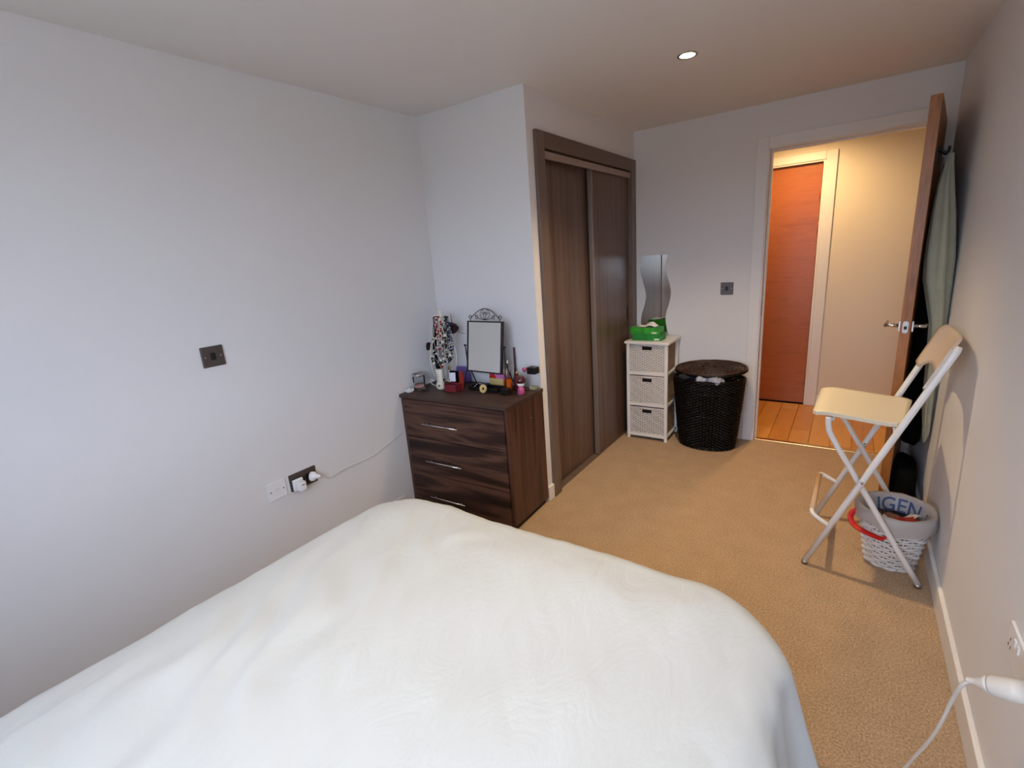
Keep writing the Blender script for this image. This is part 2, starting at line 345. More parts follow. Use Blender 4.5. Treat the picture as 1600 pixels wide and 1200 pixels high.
# ================================================================== BUILT-IN WARDROBE
XF = XW+0.018
wd = thing('sliding_wardrobe', 'built-in wardrobe with two dark wood-grain sliding doors', 'wardrobe', (XW, 3.83, 0))
MB().box((0.64, 3.135, 0), (XF, 3.218, 2.067), 0.002).build('frame_post', M['ward_frame'], wd)
MB().box((0.64, 4.456, 0), (XF, 4.545, 2.067), 0.002).build('frame_post', M['ward_frame'], wd)
MB().box((0.64, 3.218, 1.985), (XF, 4.456, 2.067), 0.002).build('frame_head', M['ward_head'], wd)
MB().box((XF-0.022, 3.222, 1.938), (XF-0.008, 4.452, 1.975), 0.002).build('track_cover', M['pelmet'], wd)
MB().box((0.655, 3.218, 0.0), (0.735, 4.456, 0.006), 0.002).build('floor_track', M['ward_frame'], wd)
dl = MB().box((0.668, 3.219, 0.012), (0.690, 3.86, 1.965), 0.001).build('sliding_door', M['ward'], wd)
dr = MB().box((0.704, 3.842, 0.010), (0.726, 4.455, 1.965), 0.001).build('sliding_door', M['ward'], wd)
MB().box((0.702, 3.820, 0.010), (0.731, 3.842, 1.965), 0.002).build('edge_strip', M['edge'], dr)
MB().box((0.7262, 4.405, 0.915), (0.7275, 4.425, 1.01), 0.0005).build('finger_pull', M['black'], dr)
b = MB(); b.box((0.0, 3.19, 0), (0.02, 4.55, 2.1)); b.box((0.02, 3.18, 0), (0.62, 3.20, 2.1)); b.box((0.02, 4.53, 0), (0.62, 4.55, 2.1)); b.box((0.02, 3.2, 2.08), (0.62, 4.53, 2.1))
b.build('carcass', M['ward_frame'], wd)

# ================================================================== OPEN BEDROOM DOOR
HX, HYY = 2.448, 4.532; ang = math.atan2(2.448-2.346-0.003, 0.77)
d1 = bpy.data.objects.new('door_1', None); COL.objects.link(d1); d1['kind'] = 'structure'
d1.location = (HX, HYY, 0); d1.rotation_euler = (0, 0, -ang)
# door frame: local y runs from hinge (0) to latch (-0.775), local x 0..0.042 is thickness (+x faces the right wall)
L = 0.772
local(MB().box((0.0, -L, 0.008), (0.041, -0.002, 1.983), 0.0015), 'door_leaf', M['oak'], d1)
lock = MB(); lock.prism([(0.0205+0.011*math.cos(a), -L-0.0012, 0.985+0.03*(1 if math.sin(a) >= 0 else -1)*0.6+0.011*math.sin(a)) for a in [2*PI*i/24 for i in range(24)]], (0, 0.003, 0))
local(lock, 'latch_plate', M['steel'], d1)
local(MB().box((0.015, -L-0.009, 0.975), (0.026, -L, 0.990), 0.002), 'latch_bolt', M['plinth'], d1)
for s in (-1, 1):
    xs = -0.0 if s < 0 else 0.041
    h = MB(); h.box((min(xs, xs+s*0.009), -L+0.035, 0.958), (max(xs, xs+s*0.009), -L+0.087, 1.010), 0.002)
    h.tube([(xs+s*0.008, -L+0.061, 0.984), (xs+s*(0.062 if s < 0 else 0.052), -L+0.061, 0.984)], 0.0095, 14)
    h.tube([(xs+s*(0.060 if s < 0 else 0.049), -L+0.055, 0.984), (xs+s*(0.062 if s < 0 else 0.052), -L+0.11, 0.984), (xs+s*(0.063 if s < 0 else 0.054), -L+0.18, 0.984)], 0.0095, 14, flat=0.8)
    local(h, 'lever_handle', M['chrome'], d1)
for z in (0.22, 1.0, 1.75): local(MB().tube([(0.045, 0.003, z-0.05), (0.045, 0.003, z+0.05)], 0.007, 10), 'hinge', M['steel'], d1)
def DP(lx, ly, z):
    c, s_ = math.cos(-ang), math.sin(-ang); return (HX+lx*c-ly*s_, HYY+lx*s_+ly*c, z)
hk = thing('coat_hook', 'dark double coat hook high on the back of the open door', 'hook', DP(0.041, -0.63, 1.75))
b = MB()
for ly in (-0.66,): b.box((0.041, ly-0.01, 1.72), (0.047, ly+0.07, 1.79), 0.001)
for ly in (-0.645, -0.60): b.tube(cr([(0.047, ly, 1.775), (0.062, ly, 1.765), (0.070, ly, 1.755), (0.080, ly, 1.765), (0.083, ly, 1.782)]), 0.005, 8)
b.v = [DP(*v) for v in b.v]; b.build('hook_rail', M['blackmetal'], hk)

def loft(secs, n=28, folds=5, amp=0.12, seed=0.0, cy=None):
    """secs: (z, xl, xr, yc, yh) closed elliptic sections with folds"""
    q = MB(); vs = []
    for i, (z, xl, xr, yc, yh) in enumerate(secs):
        for k in range(n):
            a = 2*PI*k/n; f = 1+amp*math.sin(folds*a+seed+z*3)*min(1, (i+1)/3)
            vs.append(((xl+xr)/2+(xr-xl)/2*math.cos(a)*min(f, 1.0 + amp*0.3), yc+yh*math.sin(a)*f, z))
    N = len(secs)
    fs = [(i*n+k, i*n+(k+1) % n, (i+1)*n+(k+1) % n, (i+1)*n+k) for i in range(N-1) for k in range(n)]
    fs += [tuple(range(n)), tuple((N-1)*n+k for k in range(n))]
    q.add(vs, fs, 0, True); return q
def resample(secs, m=5):
    out = []
    for a, b_ in zip(secs, secs[1:]):
        for k in range(m):
            t = k/m; out.append(tuple(a[i]*(1-t)+b_[i]*t for i in range(5)))
    out.append(secs[-1]); return out
rob = loft(resample([(1.752, 2.450, 2.468, 3.89, 0.012), (1.72, 2.440, 2.470, 3.885, 0.022), (1.62, 2.422, 2.482, 3.87, 0.045), (1.5, 2.415, 2.50, 3.86, 0.06), (1.3, 2.412, 2.520, 3.85, 0.065), (1.2, 2.418, 2.523, 3.85, 0.06), (1.1, 2.440, 2.525, 3.85, 0.055), (1.0, 2.462, 2.526, 3.845, 0.05), (0.85, 2.470, 2.526, 3.84, 0.048), (0.6, 2.480, 2.527, 3.83, 0.042), (0.45, 2.496, 2.526, 3.82, 0.03), (0.40, 2.503, 2.512, 3.815, 0.01)]), folds=6, amp=0.14)
tag(rob.build('bathrobe', M['sage']), 'sage green towelling robe hanging behind the open door', 'robe')
blk = loft(resample([(1.72, 2.452, 2.468, 4.05, 0.012), (1.62, 2.440, 2.495, 4.05, 0.06), (1.3, 2.436, 2.515, 4.05, 0.10), (0.9, 2.434, 2.522, 4.05, 0.11), (0.6, 2.434, 2.522, 4.05, 0.11), (0.33, 2.436, 2.515, 4.05, 0.10)]), folds=5, amp=0.1, seed=1)
tag(blk.build('black_coat', M['blackcloth']), 'long black garment hanging between the open door and the green robe', 'coat')
# black bag on the carpet behind the door, widened to cover deep shadow there
hb = thing('holdall', 'black soft bag standing on the carpet behind the open door', 'bag', (2.47, 3.97, 0))
b = MB(); bm_ = []
for i in range(9):
    t = i/8; z = 0.002+0.25*t; s_ = 1-0.22*t**3
    bm_.append((z, 2.455-0.058*s_, 2.455+0.058*s_, 3.88, 0.19*s_*(0.97+0.03*math.sin(i))))
loft(bm_, 24, 4, 0.05).build('bag_body', M['blackcloth'], hb)
MB().tube(cr([(2.47, 3.83, 0.215), (2.468, 3.85, 0.238), (2.468, 3.90, 0.246), (2.468, 3.95, 0.238), (2.47, 3.97, 0.215)]), 0.005, 6).build('bag_handle', M['blackcloth'], hb)

# ================================================================== DRESSER
TH = 0.029
DR = thing('chest_of_drawers', 'dark walnut chest of three drawers with slim chrome bar handles', 'chest of drawers', (0.759, 2.690, 0), TH)
DW, DD, DH = 0.752, 0.375, 0.716
def dbox(name, lo, hi, m, par=DR, bev=0.0015): return local(MB().box(lo, hi, bev), name, m, par)
dbox('plinth', (-DW+0.02, 0.035, 0.0), (-0.018, DD-0.01, 0.034), M['plinth'])
dbox('side_panel', (-0.018, 0.004, 0.032), (0, DD, DH-0.0205), M['walnut_v'])
dbox('side_panel', (-DW, 0.004, 0.032), (-DW+0.018, DD, DH-0.0205), M['walnut_v'])
dbox('back_panel', (-DW+0.018, DD-0.008, 0.034), (-0.018, DD, DH-0.021), M['plinth'])
dbox('bottom_panel', (-DW+0.018, 0.022, 0.034), (-0.018, DD-0.008, 0.05), M['plinth'])
dbox('top_panel', (-DW-0.003, -0.006, DH-0.020), (0.004, DD+0.001, DH), M['walnut_top'])
for z0, z1 in ((0.464, 0.690), (0.234, 0.460), (0.034, 0.230)):
    dw_ = dbox('drawer', (-DW+0.021, 0.0, z0), (-0.021, 0.017, z1), M['walnut_h'])
    local(MB().box((-DW+0.03, 0.0175, z0+0.02), (-0.03, DD-0.03, z1-0.03)), 'drawer_box', M['plinth'], dw_)
    zh = z1-0.130
    h = MB(); h.tube([(-0.578, -0.026, zh), (-0.318, -0.026, zh)], 0.0045, 10)
    for xx in (-0.545, -0.351): h.tube([(xx, 0.002, zh), (xx, -0.026, zh)], 0.004, 8)
    local(h, 'bar_handle', M['chrome'], dw_)
local(MB().lathe([(0.003, 0), (0.003, 0.001)], (0, 0, 0), 10).xf(Matrix.Translation((0.0, 0.235, 0.585)) @ Matrix.Rotation(PI/2, 4, 'Y')), 'cam_cap', M['steel'], DR)


# ================================================================== THINGS ON THE CHEST OF DRAWERS
ZT = DH+0.0003
M['glass'] = mat('clear_glass', (250, 250, 250), 0.03, trans=1.0, ior=1.05)
M['amber'] = mat('amber_perfume', (240, 110, 24), 0.05, trans=0.35, ior=1.33)
M['maroon_g'] = mat('dark_maroon_glass', (78, 22, 34), 0.1, coat=0.5)
M['maroon'] = mat('maroon_card', (122, 34, 44), 0.5)
M['cream'] = mat('cream_enamel', (234, 226, 208), 0.35)
M['pink'] = mat('pink_gloss', (190, 84, 128), 0.2)
M['paper'] = mat('white_card', (232, 232, 245), 0.7)
M['silver'] = mat('silver_chain', (190, 190, 188), 0.25, metal=0.9)
M['pearl'] = mat('pearl', (240, 236, 226), 0.2)
M['redbead'] = mat('red_bead', (176, 36, 30), 0.2)
M['bluebead'] = mat('blue_bead', (40, 78, 120), 0.15)
M['aqua'] = mat('pale_blue_fabric', (176, 186, 204), 0.7)
M['rose'] = mat('dark_rose_fabric', (44, 18, 30), 0.8)
M['gold'] = mat('old_gold', (170, 140, 80), 0.3, metal=0.9)
M['tin_y'] = mat('pale_yellow_print', (226, 198, 130), 0.5)
M['tin_r'] = mat('red_print', (206, 40, 30), 0.5)
M['tin_p'] = mat('pink_print', (222, 130, 190), 0.5)
M['wax'] = mat('pink_wax', (206, 160, 150), 0.6)
# vanity mirror, tilted back on its stand
vm = thing('vanity_mirror', 'black framed tabletop mirror with scrollwork crest on the chest', 'mirror', (0.475, 2.915, ZT))
VT = Matrix.Translation((0.475, 2.915, 0.970)) @ Matrix.Rotation(math.radians(-2.5), 4, 'Z') @ Matrix.Rotation(math.radians(-9), 4, 'X')
mw, mh = 0.118, 0.137
for nm, lo, hi in (('frame_side', (-mw-0.010, -0.005, -mh-0.008), (-mw, 0.013, mh+0.008)), ('frame_side', (mw, -0.005, -mh-0.008), (mw+0.010, 0.013, mh+0.008)), ('frame_rail', (-mw, -0.005, mh), (mw, 0.006, mh+0.008)), ('frame_rail', (-mw, -0.005, -mh-0.008), (mw, 0.006, -mh))):
    MB().box(lo, hi, 0.0015).xf(VT).build(nm, M['blackmetal'], vm)
MB().box((-mw, -0.002, -mh), (mw, 0.0, mh)).xf(VT).build('mirror_glass', M['mirror'], vm)
MB().box((-mw, 0.0005, -mh), (mw, 0.011, mh)).xf(VT).build('mirror_back', M['blackmetal'], vm)
q = MB(); ct = mh+0.008; r_ = 0.0022
def spiral(cx, cz, r0, turns, a0, sgn, n=22): return [(cx+sgn*r0*(1-0.75*i/n)*math.cos(a0+turns*2*PI*i/n), 0, cz+r0*(1-0.75*i/n)*math.sin(a0+turns*2*PI*i/n)) for i in range(n+1)]
q.tube([(x_, 0, ct+0.010+0.058*math.cos(x_/0.105*PI/2)**0.85) for x_ in [-0.104+0.208*i/30 for i in range(31)]], r_+0.0004, 6)
for s_ in (-1, 1):
    q.tube(cr([(s_*0.104, 0, ct), (s_*0.110, 0, ct+0.012), (s_*0.118, 0, ct+0.022), (s_*0.110, 0, ct+0.030), (s_*0.100, 0, ct+0.026), (s_*0.102, 0, ct+0.018)], 5), r_, 6)
    q.tube(spiral(s_*0.062, ct+0.020, 0.014, 1.3, 0.6, s_), r_*0.8, 6)
    q.tube(cr([(s_*0.075, 0, ct+0.030), (s_*0.045, 0, ct+0.016), (s_*0.016, 0, ct+0.008), (0, 0, ct+0.006)], 6), r_*0.8, 6)
    q.tube(cr([(0, 0, ct+0.006), (s_*0.028, 0, ct+0.022), (s_*0.034, 0, ct+0.044), (s_*0.020, 0, ct+0.062), (s_*0.008, 0, ct+0.056)], 6), r_*0.8, 6)
    q.tube(spiral(s_*0.017, ct+0.044, 0.010, 1.2, 2.2, s_), r_*0.7, 6)
    q.tube(cr([(0, 0, ct+0.006), (s_*0.008, 0, ct+0.030), (0, 0, ct+0.052)], 5), r_*0.7, 6)
q.xf(VT).build('crest', M['blackmetal'], vm)
for s_ in (-1, 1):
    x_ = 0.475+s_*(mw+0.020)
    MB().tube([(x_, 2.915, 0.975), (x_-s_*0.004, 2.915, 0.86), (x_+s_*0.012, 2.875, ZT+0.004)], 0.0035, 8).tube([(x_-s_*0.002, 2.915, 0.88), (x_+s_*0.006, 2.996, ZT+0.004)], 0.003, 8).build('stand_leg', M['blackmetal'], vm)
    MB().ball((x_+s_*0.003, 2.915, 0.975), 0.007, 10).tube([(x_-s_*0.014, 2.915, 0.975), (x_+s_*0.010, 2.915, 0.975)], 0.003, 8).build('pivot_knob', M['blackmetal'], vm)
MB().tube([(0.475-mw-0.014, 2.996, ZT+0.0045), (0.475+mw+0.014, 2.996, ZT+0.0045)], 0.003, 8).build('stand_bar', M['blackmetal'], vm)
# tray and clutter beneath it
ty = thing('black_tray', 'low black tray of trinkets under the vanity mirror', 'tray', (0.43, 2.93, ZT))
MB().box((0.350, 2.885, ZT), (0.560, 2.890, ZT+0.022), 0.001).box((0.350, 2.960, ZT), (0.560, 2.965, ZT+0.022), 0.001).box((0.350, 2.890, ZT), (0.354, 2.960, ZT+0.022), 0.001).box((0.556, 2.890, ZT), (0.560, 2.960, ZT+0.022), 0.001).box((0.354, 2.890, ZT), (0.556, 2.960, ZT+0.003), 0).build('tray_body', M['black'], ty)
tag(MB().tube(cr([(0.375, 2.91, ZT+0.012), (0.39, 2.93, ZT+0.030), (0.415, 2.92, ZT+0.034), (0.425, 2.935, ZT+0.015)], 6), 0.003, 6).build('bangle', M['silver']), 'thin silver bangle in the black tray', 'bangle')
tag(MB().tube([(0.385, 2.945, ZT+0.016), (0.455, 2.935, ZT+0.028)], [0.006, 0.008], 10).build('eyeliner_pen', mat('navy_plastic', (28, 34, 84), 0.3)), 'navy blue cosmetic pen lying across the black tray', 'cosmetic')
tb = thing('patterned_purse', 'small red, pink and yellow patterned pouch behind the tray', 'purse', (0.486, 3.005, ZT))
MB().box((0.420, 3.005, ZT), (0.550, 3.030, ZT+0.050), 0.005).build('pouch_body', M['tin_y'], tb)
MB().prism([(0.422, 3.0045, ZT+0.050), (0.475, 3.0045, ZT+0.050), (0.455, 3.0045, ZT+0.075), (0.428, 3.0045, ZT+0.078)], (0, 0.020, 0)).build('red_panel', M['tin_r'], tb)
MB().prism([(0.4755, 3.0045, ZT+0.050), (0.545, 3.0045, ZT+0.045), (0.548, 3.0045, ZT+0.075), (0.456, 3.0045, ZT+0.077)], (0, 0.020, 0)).build('pink_panel', M['tin_p'], tb)
tag(MB().tube([(0.478+0.016*math.cos(a), 2.868+0.004*math.sin(a), ZT+0.024+0.016*math.sin(a)) for a in [2*PI*i/20 for i in range(20)]], 0.0085, 8, closed=True).build('hair_band', M['tin_y']), 'cream ring-shaped hair band standing in front of the tray', 'hair band')
tag(MB().box((0.595, 2.868, ZT), (0.645, 2.908, ZT+0.034), 0.003).build('ring_box', M['black']), 'small black cube jewellery box at the front of the perfumes', 'jewellery box')
tag(MB().tube([(0.590, 3.035, ZT), (0.578, 3.058, ZT+0.23)], [0.014, 0.008], 8, flat=0.5).build('hairbrush', M['maroon_g']), 'dark maroon hairbrush leaning behind the vanity mirror', 'hairbrush')
# perfumes
pf = thing('perfume_bottle', 'tall narrow clear perfume bottle with orange liquid', 'perfume bottle', (0.598, 2.950, ZT))
MB().lathe([(0.018, 0.0), (0.0205, 0.004), (0.0205, 0.125), (0.012, 0.135), (0.008, 0.14)], (0.598, 2.950, ZT), 20).build('bottle', M['glass'], pf)
MB().lathe([(0.017, 0.004), (0.0185, 0.006), (0.0185, 0.072), (0.0, 0.073)], (0.598, 2.950, ZT), 20).build('liquid', M['amber'], pf)
MB().lathe([(0.007, 0.136), (0.007, 0.150), (0.012, 0.153), (0.013, 0.172), (0.008, 0.178), (0.0, 0.180)], (0.598, 2.950, ZT), 16).build('cap', M['silver'], pf)
pf = thing('perfume_bottle', 'short orange perfume bottle with pale cap, left of the tall one', 'perfume bottle', (0.566, 2.975, ZT))
MB().box((0.549, 2.962, ZT), (0.580, 2.988, ZT+0.075), 0.004).build('bottle', M['glass'], pf)
MB().box((0.5515, 2.9645, ZT+0.003), (0.5775, 2.9855, ZT+0.058), 0.003).build('liquid', M['amber'], pf)
MB().lathe([(0.008, 0.0755), (0.008, 0.110), (0.005, 0.114)], (0.5645, 2.975, ZT), 14).build('cap', mat('pale_peach_plastic', (228, 200, 186), 0.3), pf)
pf = thing('perfume_bottle', 'dark maroon perfume bottle right of the tall orange one', 'perfume bottle', (0.640, 2.975, ZT))
MB().lathe([(0.018, 0.0), (0.021, 0.004), (0.021, 0.078), (0.010, 0.090)], (0.642, 2.975, ZT), 20).build('bottle', M['maroon_g'], pf)
MB().lathe([(0.008, 0.0905), (0.009, 0.108), (0.004, 0.112)], (0.642, 2.975, ZT), 14).build('cap', M['gold'], pf)
pf = thing('perfume_bottle', 'small clear perfume bottle with a pink stopper at the back', 'perfume bottle', (0.668, 3.020, ZT))
MB().lathe([(0.016, 0.0), (0.020, 0.010), (0.020, 0.085), (0.008, 0.098)], (0.662, 3.022, ZT), 20).build('bottle', M['glass'], pf)
MB().ball((0.662, 3.022, ZT+0.112), 0.0135, 12).build('cap', M['pink'], pf)
pf = thing('doll_shaped_bottle', 'small pink bottle with white band and round black cap', 'perfume bottle', (0.695, 2.925, ZT))
MB().lathe([(0.018, 0.0), (0.021, 0.004), (0.018, 0.030), (0.013, 0.044)], (0.697, 2.925, ZT), 20).build('bottle', M['pink'], pf)
MB().lathe([(0.013, 0.0442), (0.019, 0.050), (0.021, 0.062)], (0.697, 2.925, ZT), 20).build('white_band', M['pearl'], pf)
MB().lathe([(0.0215, 0.0622), (0.027, 0.070), (0.027, 0.082), (0.020, 0.096), (0.008, 0.102), (0.0, 0.103)], (0.697, 2.925, ZT), 20).build('cap', M['maroon_g'], pf)
pf = thing('perfume_bottle', 'square clear perfume bottle with a black block cap', 'perfume bottle', (0.705, 3.030, ZT))
MB().box((0.692, 3.005, ZT), (0.742, 3.047, ZT+0.092), 0.003).build('bottle', M['glass'], pf)
MB().box((0.696, 3.009, ZT+0.004), (0.738, 3.043, ZT+0.020), 0.002).build('liquid', mat('pale_yellow_perfume', (232, 224, 180), 0.05, trans=0.8, ior=1.33), pf)
MB().box((0.690, 3.003, ZT+0.0925), (0.744, 3.049, ZT+0.130), 0.003).build('cap', M['black'], pf)
# left end
jr = thing('candle_jar', 'clear glass candle jar with silver rim near the left wall', 'jar', (0.042, 2.80, ZT))
MB().lathe([(0.030, 0.0), (0.035, 0.004), (0.036, 0.085), (0.0335, 0.085), (0.033, 0.008), (0.0, 0.006)], (0.042, 2.80, ZT), 28).build('jar_glass', M['glass'], jr)
MB().lathe([(0.0365, 0.082), (0.038, 0.084), (0.038, 0.093), (0.034, 0.095), (0.033, 0.083)], (0.042, 2.80, ZT), 28).build('rim', M['silver'], jr)
MB().lathe([(0.0, 0.009), (0.031, 0.009), (0.031, 0.026), (0.0, 0.027)], (0.042, 2.80, ZT), 24).build('wax', M['wax'], jr)
wt_ = thing('white_dish', 'tiny white scalloped dish at the front left corner', 'dish', (0.040, 2.718, ZT))
q = MB(); n = 40; prof = [(0.0, 0.004), (0.012, 0.004), (0.020, 0.012), (0.026, 0.017), (0.027, 0.015), (0.020, 0.003), (0.010, 0.0)]
vs = [(0.040+r*(1+0.08*math.sin(8*2*PI*k/n))*math.cos(2*PI*k/n), 2.718+r*(1+0.08*math.sin(8*2*PI*k/n))*math.sin(2*PI*k/n), ZT+z_) for r, z_ in prof for k in range(n)]
fs = [(i*n+k, i*n+(k+1) % n, (i+1)*n+(k+1) % n, (i+1)*n+k) for i in range(len(prof)-1) for k in range(n)]
q.add(vs, fs, 0, True).build('dish', M['white_pl'], wt_)
MB().lathe([(0.007, 0.0), (0.006, 0.014), (0.002, 0.026), (0.0, 0.027)], (0.040, 2.718, ZT+0.004), 10).build('ring_cone', M['white_pl'], wt_)
tag(MB().box((0.085, 2.765, ZT), (0.130, 2.790, ZT+0.005), 0.002).build('hair_clip', M['black']), 'flat black hair clip lying in front of the jewellery stand', 'hair clip')
# jewellery stand: scrolled cream wire figure
js = thing('jewellery_stand', 'cream scrolled wire jewellery stand hung with necklaces', 'jewellery stand', (0.17, 2.90, ZT))
yj = 2.90
MB().tube([(0.175, yj, ZT+0.03), (0.180, yj, 1.150)], 0.0035, 8).build('pole', M['cream'], js)
MB().ball((0.180, yj, 1.168), 0.010, 12).lathe([(0.004, -0.020), (0.008, -0.014), (0.004, -0.008)], (0.180, yj, 1.168), 10).build('finial', M['cream'], js)
MB().tube(cr([(0.108, yj, 1.150), (0.112, yj, 1.138), (0.134, yj, 1.146), (0.180, yj, 1.150), (0.224, yj, 1.146), (0.246, yj, 1.137), (0.250, yj, 1.150)], 5), 0.003, 6).build('hook_bar', M['cream'], js)
MB().tube(cr([(0.165, yj, 1.09), (0.140, yj, 1.03), (0.100, yj, 0.990), (0.072, yj, 0.950), (0.062, yj, 0.89), (0.066, yj, 0.82), (0.085, yj, 0.770)], 6), 0.0035, 6).build('scroll_side', M['cream'], js)
MB().tube(cr([(0.195, yj, 1.09), (0.220, yj, 1.03), (0.250, yj, 0.990), (0.272, yj, 0.940), (0.268, yj, 0.87), (0.235, yj, 0.80), (0.185, yj, 0.76)], 6), 0.0035, 6).build('scroll_side', M['cream'], js)
for dx, dy in ((-1, -0.25), (1, 0.25), (0.1, 1)):
    MB().tube(cr([(0.175, yj, ZT+0.045), (0.175+dx*0.030, yj+dy*0.030, ZT+0.022), (0.175+dx*0.070, yj+dy*0.060, ZT+0.004), (0.175+dx*0.105, yj+dy*0.080, ZT+0.012), (0.175+dx*0.112, yj+dy*0.085, ZT+0.032), (0.175+dx*0.098, yj+dy*0.078, ZT+0.040), (0.175+dx*0.090, yj+dy*0.072, ZT+0.030)], 6), 0.0032, 6).build('scroll_foot', M['cream'], js)
def beads(q, pts, r, seq, n=6):
    P = cr(pts, 12); acc = 0; k = 0; last = None
    for p_ in P:
        if last is None or (p_-last).length > r*2.3: q.ball(p_, 1.3*r*(1.0 if seq[k % len(seq)] else 0.85), n, seq[k % len(seq)]); last = p_; k += 1
def necklace(name, label, pts, r, mats, seq=(0,), pend=None, string=True):
    q = MB()
    if string: q.tube(cr(pts, 6), 0.0009, 4)
    beads(q, pts, r, seq)
    if pend: q.ball(pend[0], pend[1], 8, pend[2], (1, 0.5, 1.2))
    return tag(q.build(name, mats), label, 'necklace', 'necklaces hung on the jewellery stand')
yb_ = 2.872
necklace('bead_necklace', 'long red and pearl bead necklace hanging at the front of the stand', [(0.200, yb_+0.012, 1.146), (0.172, yb_, 1.133), (0.163, yb_, 1.09), (0.166, yb_, 1.05), (0.170, yb_, 1.00), (0.164, yb_, 0.965), (0.172, yb_, 0.945), (0.182, yb_, 0.965), (0.182, yb_, 1.00), (0.194, yb_, 1.05), (0.204, yb_, 1.09), (0.200, yb_, 1.133)], 0.0052, [M['pearl'], M['redbead']], (0, 1, 1))
necklace('bead_necklace', 'second red and cream bead strand doubled beside the long one', [(0.188, yb_-0.008, 1.144), (0.180, yb_-0.010, 1.10), (0.186, yb_-0.010, 1.06), (0.178, yb_-0.010, 1.02), (0.180, yb_-0.010, 0.98), (0.176, yb_-0.008, 1.03), (0.172, yb_-0.008, 1.11), (0.184, yb_-0.006, 1.144)], 0.005, [M['redbead'], M['pearl']], (0, 0, 1))
necklace('chain_necklace', 'fine silver chain looping to the lower left of the stand', [(0.150, yb_+0.01, 1.140), (0.128, yb_, 1.05), (0.112, yb_, 0.95), (0.118, yb_, 0.88), (0.150, yb_, 0.855), (0.186, yb_, 0.88), (0.205, yb_, 0.96), (0.212, yb_, 1.06), (0.214, yb_+0.01, 1.140)], 0.0026, [M['silver']])
necklace('chain_necklace', 'short silver chain with a dark oval pendant on the stand', [(0.160, yb_+0.006, 1.140), (0.142, yb_-0.004, 1.02), (0.150, yb_-0.006, 0.92), (0.175, yb_-0.006, 0.895), (0.200, yb_-0.006, 0.92), (0.210, yb_-0.004, 1.02), (0.206, yb_+0.006, 1.140)], 0.0028, [M['silver'], M['black']], (0,), ((0.176, yb_-0.008, 0.876), 0.014, 1))
necklace('bead_necklace', 'blue bead necklace at the right side of the stand', [(0.240, yj-0.01, 1.140), (0.232, yj-0.012, 1.05), (0.228, yj-0.014, 0.97), (0.248, yj-0.016, 0.945), (0.268, yj-0.014, 0.965), (0.256, yj-0.012, 1.05), (0.246, yj-0.01, 1.140)], 0.0058, [M['bluebead'], M['silver']], (0, 0, 1))
necklace('bead_necklace', 'chunky black bead necklace hanging lowest at the right', [(0.236, yj-0.02, 1.142), (0.222, yj-0.024, 1.02), (0.222, yj-0.026, 0.92), (0.236, yj-0.028, 0.895), (0.262, yj-0.026, 0.91), (0.254, yj-0.024, 1.02), (0.242, yj-0.02, 1.142)], 0.0072, [M['black'], M['silver']], (0, 0, 0, 1))
necklace('pendant_necklace', 'gold chain with a small gold drop on the stand', [(0.226, yj-0.03, 1.146), (0.220, yj-0.034, 1.0), (0.232, yj-0.036, 0.87), (0.248, yj-0.036, 0.86), (0.242, yj-0.034, 1.0), (0.230, yj-0.03, 1.146)], 0.0024, [M['gold']], (0,), ((0.240, yj-0.037, 0.845), 0.011, 0))
necklace('pendant_necklace', 'cord necklace with red drop pendant over the cream ornament', [(0.192, yb_-0.014, 1.144), (0.184, yb_-0.016, 1.0), (0.188, yb_-0.016, 0.875), (0.200, yb_-0.016, 0.87), (0.200, yb_-0.016, 1.0), (0.196, yb_-0.014, 1.144)], 0.0022, [M['black'], M['redbead']], (0,), ((0.194, yb_-0.017, 0.856), 0.011, 1))
necklace('pearl_necklace', 'looped white pearl strand across the middle of the stand', [(0.140, yb_-0.004, 1.142), (0.136, yb_-0.012, 1.06), (0.140, yb_-0.014, 1.03), (0.165, yb_-0.020, 1.020), (0.210, yb_-0.020, 1.024), (0.226, yb_-0.012, 1.04), (0.222, yb_-0.004, 1.142)], 0.0030, [M['pearl']])
necklace('chain_necklace', 'tangle of silver chains gathered low in the middle of the stand', [(0.200, yb_-0.024, 1.000), (0.160, yb_-0.02, 0.960), (0.130, yb_-0.02, 0.930), (0.120, yb_-0.02, 0.885), (0.150, yb_-0.024, 0.865), (0.190, yb_-0.024, 0.890), (0.170, yb_-0.024, 0.930), (0.140, yb_-0.022, 0.910), (0.200, yb_-0.024, 0.865), (0.218, yb_-0.02, 0.91), (0.200, yb_-0.024, 1.000)], 0.0040, [M['silver'], M['pearl']], (0, 0, 1))
necklace('chunky_necklace', 'black and grey stone necklace clustered low at the right of the stand', [(0.226, yj-0.036, 1.10), (0.214, yj-0.044, 0.96), (0.214, yj-0.046, 0.90), (0.232, yj-0.046, 0.880), (0.256, yj-0.044, 0.890), (0.262, yj-0.042, 0.925), (0.244, yj-0.044, 0.935), (0.236, yj-0.036, 1.10)], 0.0072, [M['black'], M['silver'], M['pearl']], (0, 1, 0, 0, 2))
necklace('chunky_necklace', 'black bead choker with white beads across the bottom of the stand', [(0.132, yb_-0.03, 0.900), (0.140, yb_-0.034, 0.878), (0.160, yb_-0.036, 0.868), (0.182, yb_-0.036, 0.872), (0.200, yb_-0.034, 0.885), (0.206, yb_-0.03, 0.900)], 0.0070, [M['black'], M['pearl']], (0, 0, 1, 0))
